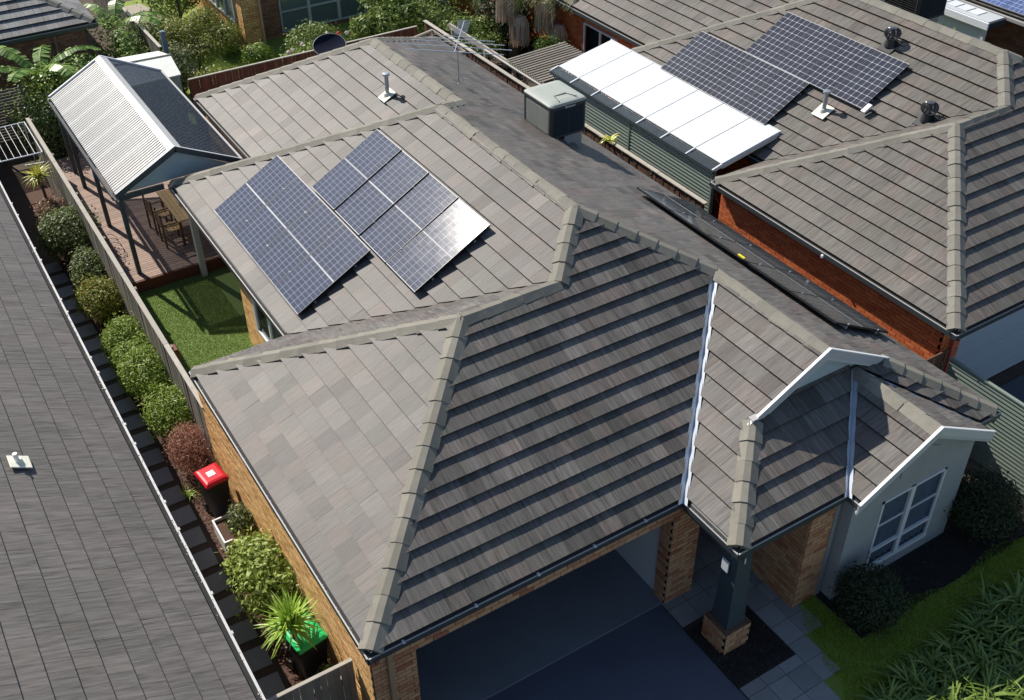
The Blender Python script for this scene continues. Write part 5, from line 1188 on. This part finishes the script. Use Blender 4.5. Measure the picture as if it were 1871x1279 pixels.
for k, (x, y, z, c) in enumerate([(8.35, 21.8, 1.9, .8), (8.05, 21.9, 1.75, .9), (9.55, 21.75, 2.0, .15), (9.2, 21.8, 2.05, .7), (9.9, 21.9, 1.9, .8), (7.95, 22.0, 1.65, .7)]):
    for _ in range(22):
        d = g.normal(size=3); d /= np.linalg.norm(d); a = np.cross(d, g.normal(size=3)); a /= np.linalg.norm(a); b = np.cross(d, a); p = np.array([x, y, z])+d*.06; fV.append([p-a*.035, p-b*.03, p+a*.035, p+b*.03]); fT.append(c)
for k in range(6): quadmesh(np.array(fV[k*22:k*22+22]), np.array(fT[k*22:k*22+22]), 'bloom', 'flower', rs)
tree('broad leaved bush tree right of the blue windows behind the rear fence', (11.6, 22.6), 1.2, [(0, 0, 1.7, .8), (.9, .1, 1.8, .75), (-.6, .3, 1.5, .6), (.4, .8, 2.2, .8), (-.2, -.3, 1.2, .5)], 'tree', 49, 1500, .07)
tree('dark leafy bush between the fence corner and the palm', (13.7, 21.9), 1.0, [(0, 0, 1.2, .9), (.9, -.3, 1.1, .8), (-.5, .6, 1.3, .8), (.4, -1.2, .8, .7)], 'tree', 50, 1800, .055)
tree('bright green bush at the top edge behind the fence corner', (14.5, 25.0), 1.1, [(0, 0, 1.5, 1.0), (1.3, 0, 1.4, 1.0), (-1.2, .2, 1.2, .8)], 'tree', 51, 1500, .06)
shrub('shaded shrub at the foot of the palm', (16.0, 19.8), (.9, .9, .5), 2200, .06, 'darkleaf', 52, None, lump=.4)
shrub('orange tinted shrub against the orange brick wall behind the carport', (15.7, 18.2), (.35, .7, .5), 1500, .05, 'pinkleaf', 53, None, lump=.4)
shrub('dark green thicket between the shed and the top left brick house', (1.55, 23.3), (1.5, 1.1, .95), 9000, .055, 'hedge', 54, None, lump=.5)
shrub('dense green bush at the rear end of the paling fence', (.75, 22.4), (.8, .8, .9), 4200, .045, 'hedge2', 55, None, lump=.4)
shrub('leafy shrub beside the dark dividing fence behind the shed', (3.9, 24.7), (.5, .7, .8), 2200, .06, 'hedge', 56, None, lump=.4)
shrub('green hedge beside the white verandah in the top right corner', (24.75, 11.3), (.5, 1.9, 1.15), 9000, .05, 'hedge', 57, None, lump=.3)
shrub('green tuft by the right end of the neighbour ridge', (24.2, 7.7), (.5, .9, 1.15), 3000, .05, 'lime', 58, None, lump=.3)
shrub('tall leafy thicket in front of the brick downpipe behind the patio roof', (2.4, 24.6), (1.0, .6, 1.0), 4500, .06, 'hedge', 111, None, lump=.5)
shrub('mixed green shrubs at the near foot of the dark dividing fence', (4.1, 26.0), (.7, 1.2, .9), 5000, .06, 'tree', 112, None, lump=.5)
shrub('leafy green shrub overhanging the pale garden path', (5.7, 28.0), (.8, 1.0, .8), 3500, .05, 'tree', 113, None, lump=.5)
shrub('grey green shrubbery right behind the white shed', (5.1, 24.4), (.6, .8, .8), 3200, .045, 'hedge2', 114, None, lump=.5)
shrub('tall dense shrub at the top edge left of the brick corner', (7.2, 31.0), (1.2, 1.2, 1.2), 5000, .06, 'tree', 115, None, lump=.5)
shrub('flowering bush where the rear lawn meets the brick corner', (8.0, 25.1), (.5, .6, .45), 2200, .05, 'hedge', 116, None, lump=.5)
# banana plants
def banana(x, y, h, n, seed, label):
    t = thing('banana_plant', label, 'banana plant', (x, y, 0), 'banana plants in the top left garden'); g = random.Random(seed)
    MB().tube([(x, y, 0), (x, y, h)], [.10, .07], 10).build('stem', 'tree', t)
    for k in range(n):
        az = 2*math.pi*k/n+g.uniform(-.3, .3); el = g.uniform(.75, 1.4); L = g.uniform(1.7, 2.3); W = g.uniform(.20, .28); dirh = Vector((math.cos(az), math.sin(az), 0)); sd = Vector((-math.sin(az), math.cos(az), 0))
        pts = [Vector((x, y, h))]; e = el
        for i in range(12): pts.append(pts[-1]+(dirh*math.cos(e)+Vector((0, 0, math.sin(e))))*L/12); e -= g.uniform(.10, .20)
        V = []; tt = []
        for i in range(2, 12):
            for half in (-1, 1):
                for j in range(2):
                    a = pts[i].lerp(pts[i+1], j*.5+.02) if i < 12 else pts[i]; b = pts[i].lerp(pts[i+1], j*.5+.45); w_ = W*math.sin(math.pi*min(1, (i-1.2+j*.5)/11.2))**.5*g.uniform(.88, 1.05)
                    dn = Vector((0, 0, -w_*g.uniform(.15, .5))); V.append([a, b, b+sd*half*w_+dn, a+sd*half*w_+dn]); tt.append(g.random())
        quadmesh(np.array([[tuple(q) for q in f_] for f_ in V]), np.array(tt), 'leaf', 'banana', t); MB().tube(pts, [.02]*4+[.012]*9, 5).build('midrib', 'lime', t)
banana(1.05, 23.9, 1.7, 6, 61, 'banana plant with torn arching leaves in front of the striped tile roof')
banana(4.0, 27.0, 1.4, 7, 62, 'banana plant beside the dark dividing fence near the top edge')
banana(2.35, 23.9, 1.2, 4, 63, 'small banana plant with upright leaf against the brick downpipe')
# palm
def palm(x, y, h, label, seed, strands=2, tr=.17):
    t = thing('palm_tree', label, 'palm', (x, y, 0), 'palms behind the fence'); g = random.Random(seed)
    MB().tube([(x, y, 0), (x+.02, y, h*.5), (x, y, h)], [tr*1.15, tr, tr*.9], 14).build('trunk', plain('palm_bark', (.22, .19, .16), .9, amt=.3, scale=15, bump=.01), t, smooth=True)
    V, tt = [], []
    for k in range(12):
        az = 2*math.pi*k/12+g.uniform(-.2, .2); e = g.uniform(.55, 1.25); L = g.uniform(1.7, 2.2); d = Vector((math.cos(az), math.sin(az), 0)); sd = Vector((-math.sin(az), math.cos(az), 0)); p = Vector((x, y, h)); n_ = 26
        for i in range(n_):
            q = p+(d*math.cos(e)+Vector((0, 0, math.sin(e))))*L/n_; e -= .10
            if i > 3:
                for s_ in (-1, 1):
                    l_ = .55*math.sin(math.pi*(i+2)/(n_+4))+.08; tip = p+sd*s_*l_*.75+Vector((0, 0, -l_*g.uniform(.5, .9)))+d*l_*.2; V.append([p, p+d*.022, tip, tip-d*.006]); tt.append(g.random())
            V.append([p-sd*.012, p+sd*.012, q+sd*.01, q-sd*.01]); tt.append(.3); p = q
    quadmesh(np.array([[tuple(q) for q in f_] for f_ in V]), np.array(tt), 'frond', 'frond', t)
    for s in range(strands):
        az = 3.5+1.1*s; zc = h-.35-.75*s; V, tt = [], []
        c = Vector((x+math.cos(az)*.42, y+math.sin(az)*.42, zc))
        for k in range(190):
            a = g.uniform(0, 6.283); rr_ = g.uniform(.05, .32); o1 = c+Vector((math.cos(a)*rr_*.6, math.sin(a)*rr_*.6, .10)); o2 = c+Vector((math.cos(a)*rr_, math.sin(a)*rr_, -.15)); o3 = o2+Vector((g.uniform(-.03, .03), g.uniform(-.03, .03), -g.uniform(.35, .75))); w_ = Vector((.011, -.008, 0))
            for p, q in ((c+Vector((0, 0, .12)), o1), (o1, o2), (o2, o3)): V.append([p-w_, p+w_, q+w_, q-w_]); tt.append(g.random())
        quadmesh(np.array([[tuple(q) for q in f_] for f_ in V]), np.array(tt), 'fruit_strands', 'fruit', t)
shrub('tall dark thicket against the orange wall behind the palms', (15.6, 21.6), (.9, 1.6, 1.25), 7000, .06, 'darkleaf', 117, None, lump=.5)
shrub('dark green bush between the palms and the slatted pergola', (15.5, 18.9), (.7, 1.2, .85), 4500, .055, 'hedge', 118, None, lump=.5)
palm(15.2, 20.5, 2.9, 'palm with pale hanging seed strands behind the fence, left one of the pair', 71)
palm(16.1, 19.6, 2.7, 'palm with a drooping strand cluster, right one of the pair nearer the carport', 72, 2, .15)

# ================================================================== TOP RIGHT corner house
nb5 = thing('neighbour_house', 'corner glimpse of a far house with tiled eave and white flat verandah at top right', 'house', (25.5, 9, 0))
MB().box(25.46, 26.2, 10.35, 16.5, 2.50, 2.62).build('verandah_roof', 'barge', nb5); MB().box(25.40, 25.455, 10.3, 16.5, 2.40, 2.60).build('verandah_fascia', 'white', nb5); MB().box(25.46, 26.2, 10.28, 10.34, 2.42, 2.60).build('verandah_fascia', 'gutter_dk', nb5)
for k in range(9): MB().box(25.65, 26.1, 10.9+k*.42, 10.9+k*.42+.34, 2.622, 2.64).build('skylight_strip', 'white', nb5)
MB().box(25.6, 25.7, 10.5, 16.5, 1.2, 2.39).build('verandah_screen', 'white', nb5); MB().box(25.48, 25.59, 10.4, 10.5, 0, 2.39).build('verandah_post', 'white', nb5)
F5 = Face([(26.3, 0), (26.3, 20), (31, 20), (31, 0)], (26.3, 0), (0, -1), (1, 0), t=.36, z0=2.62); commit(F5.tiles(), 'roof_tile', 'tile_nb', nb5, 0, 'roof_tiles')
MB().box(26.24, 26.34, 0, 20, 2.54, 2.63).build('gutter', 'gutter', nb5); bp = []; mt = MB(); brickwall(bp, mt, (27.2, 20), (27.2, 0), 0, 2.6, (-1, 0)); commit(bp, 'brick', 'brick_far', nb5, 0, 'bricks'); mt.build('mortar_bed', 'mortar_dk', nb5)
fm = MB(); fm.box(27.1, 27.18, 7.9, 7.96, .8, 2.2); fm.box(27.1, 27.18, 9.3, 9.36, .8, 2.2); fm.box(27.1, 27.18, 7.96, 9.3, 2.14, 2.2); fm.box(27.1, 27.18, 7.96, 9.3, .8, .86); fo = fm.build('window_frame', 'barge', nb5); MB().box(27.14, 27.15, 7.96, 9.3, .86, 2.14).build('pane', 'glass', fo)
solar(F5, -12.6, .12, 1.0, 1.6, 4, 'bright blue solar panels in the top right corner', [f'bright blue solar panel in the top right corner, {k}' for k in ('farthest left', 'second from the left', 'third from the left', 'nearest the right edge')], 'cell4', (6, 9), split=False)

# ================================================================== FRONT GARDEN
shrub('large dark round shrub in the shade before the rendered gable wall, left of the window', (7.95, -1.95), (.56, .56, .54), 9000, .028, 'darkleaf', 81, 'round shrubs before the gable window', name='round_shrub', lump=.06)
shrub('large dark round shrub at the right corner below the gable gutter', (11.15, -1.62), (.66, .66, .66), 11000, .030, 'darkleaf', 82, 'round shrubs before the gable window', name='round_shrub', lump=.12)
k = 0
places = []
for i in range(9):
    for j in range(4):
        x = 6.95+i*.55+j*.12; y = -3.35-j*.36-.10*i*.3+.45*(i/8)
        places.append((x, y))
words = ['near the kerb end', 'in the middle of the bed', 'at the lawn edge', 'at the far right of the bed']
protos = []
for v in range(3):
    t = thing('strappy_plant', 'dark green strappy plant in the massed bed at the bottom right corner', 'plant', (places[v][0], places[v][1], 0), 'massed strappy plants in the front bed')
    blades((places[v][0], places[v][1], .02), 85, .66, .050, 90+v, 'strap', parent=t, elev=(.45, 1.4), bend=1.9, seg=5, spread=.08); protos.append(t)
for i, (x, y) in enumerate(places[3:]):
    src = protos[i % 3]; c = src.copy(); COL.objects.link(c); c.location = (x+random.uniform(-.06, .06), y+random.uniform(-.06, .06), 0); c.rotation_euler.z = random.uniform(0, 6.28); s_ = random.uniform(.85, 1.15); c.scale = (s_, s_, s_)
    for ch in src.children:
        d = ch.copy(); COL.objects.link(d); d.parent = c
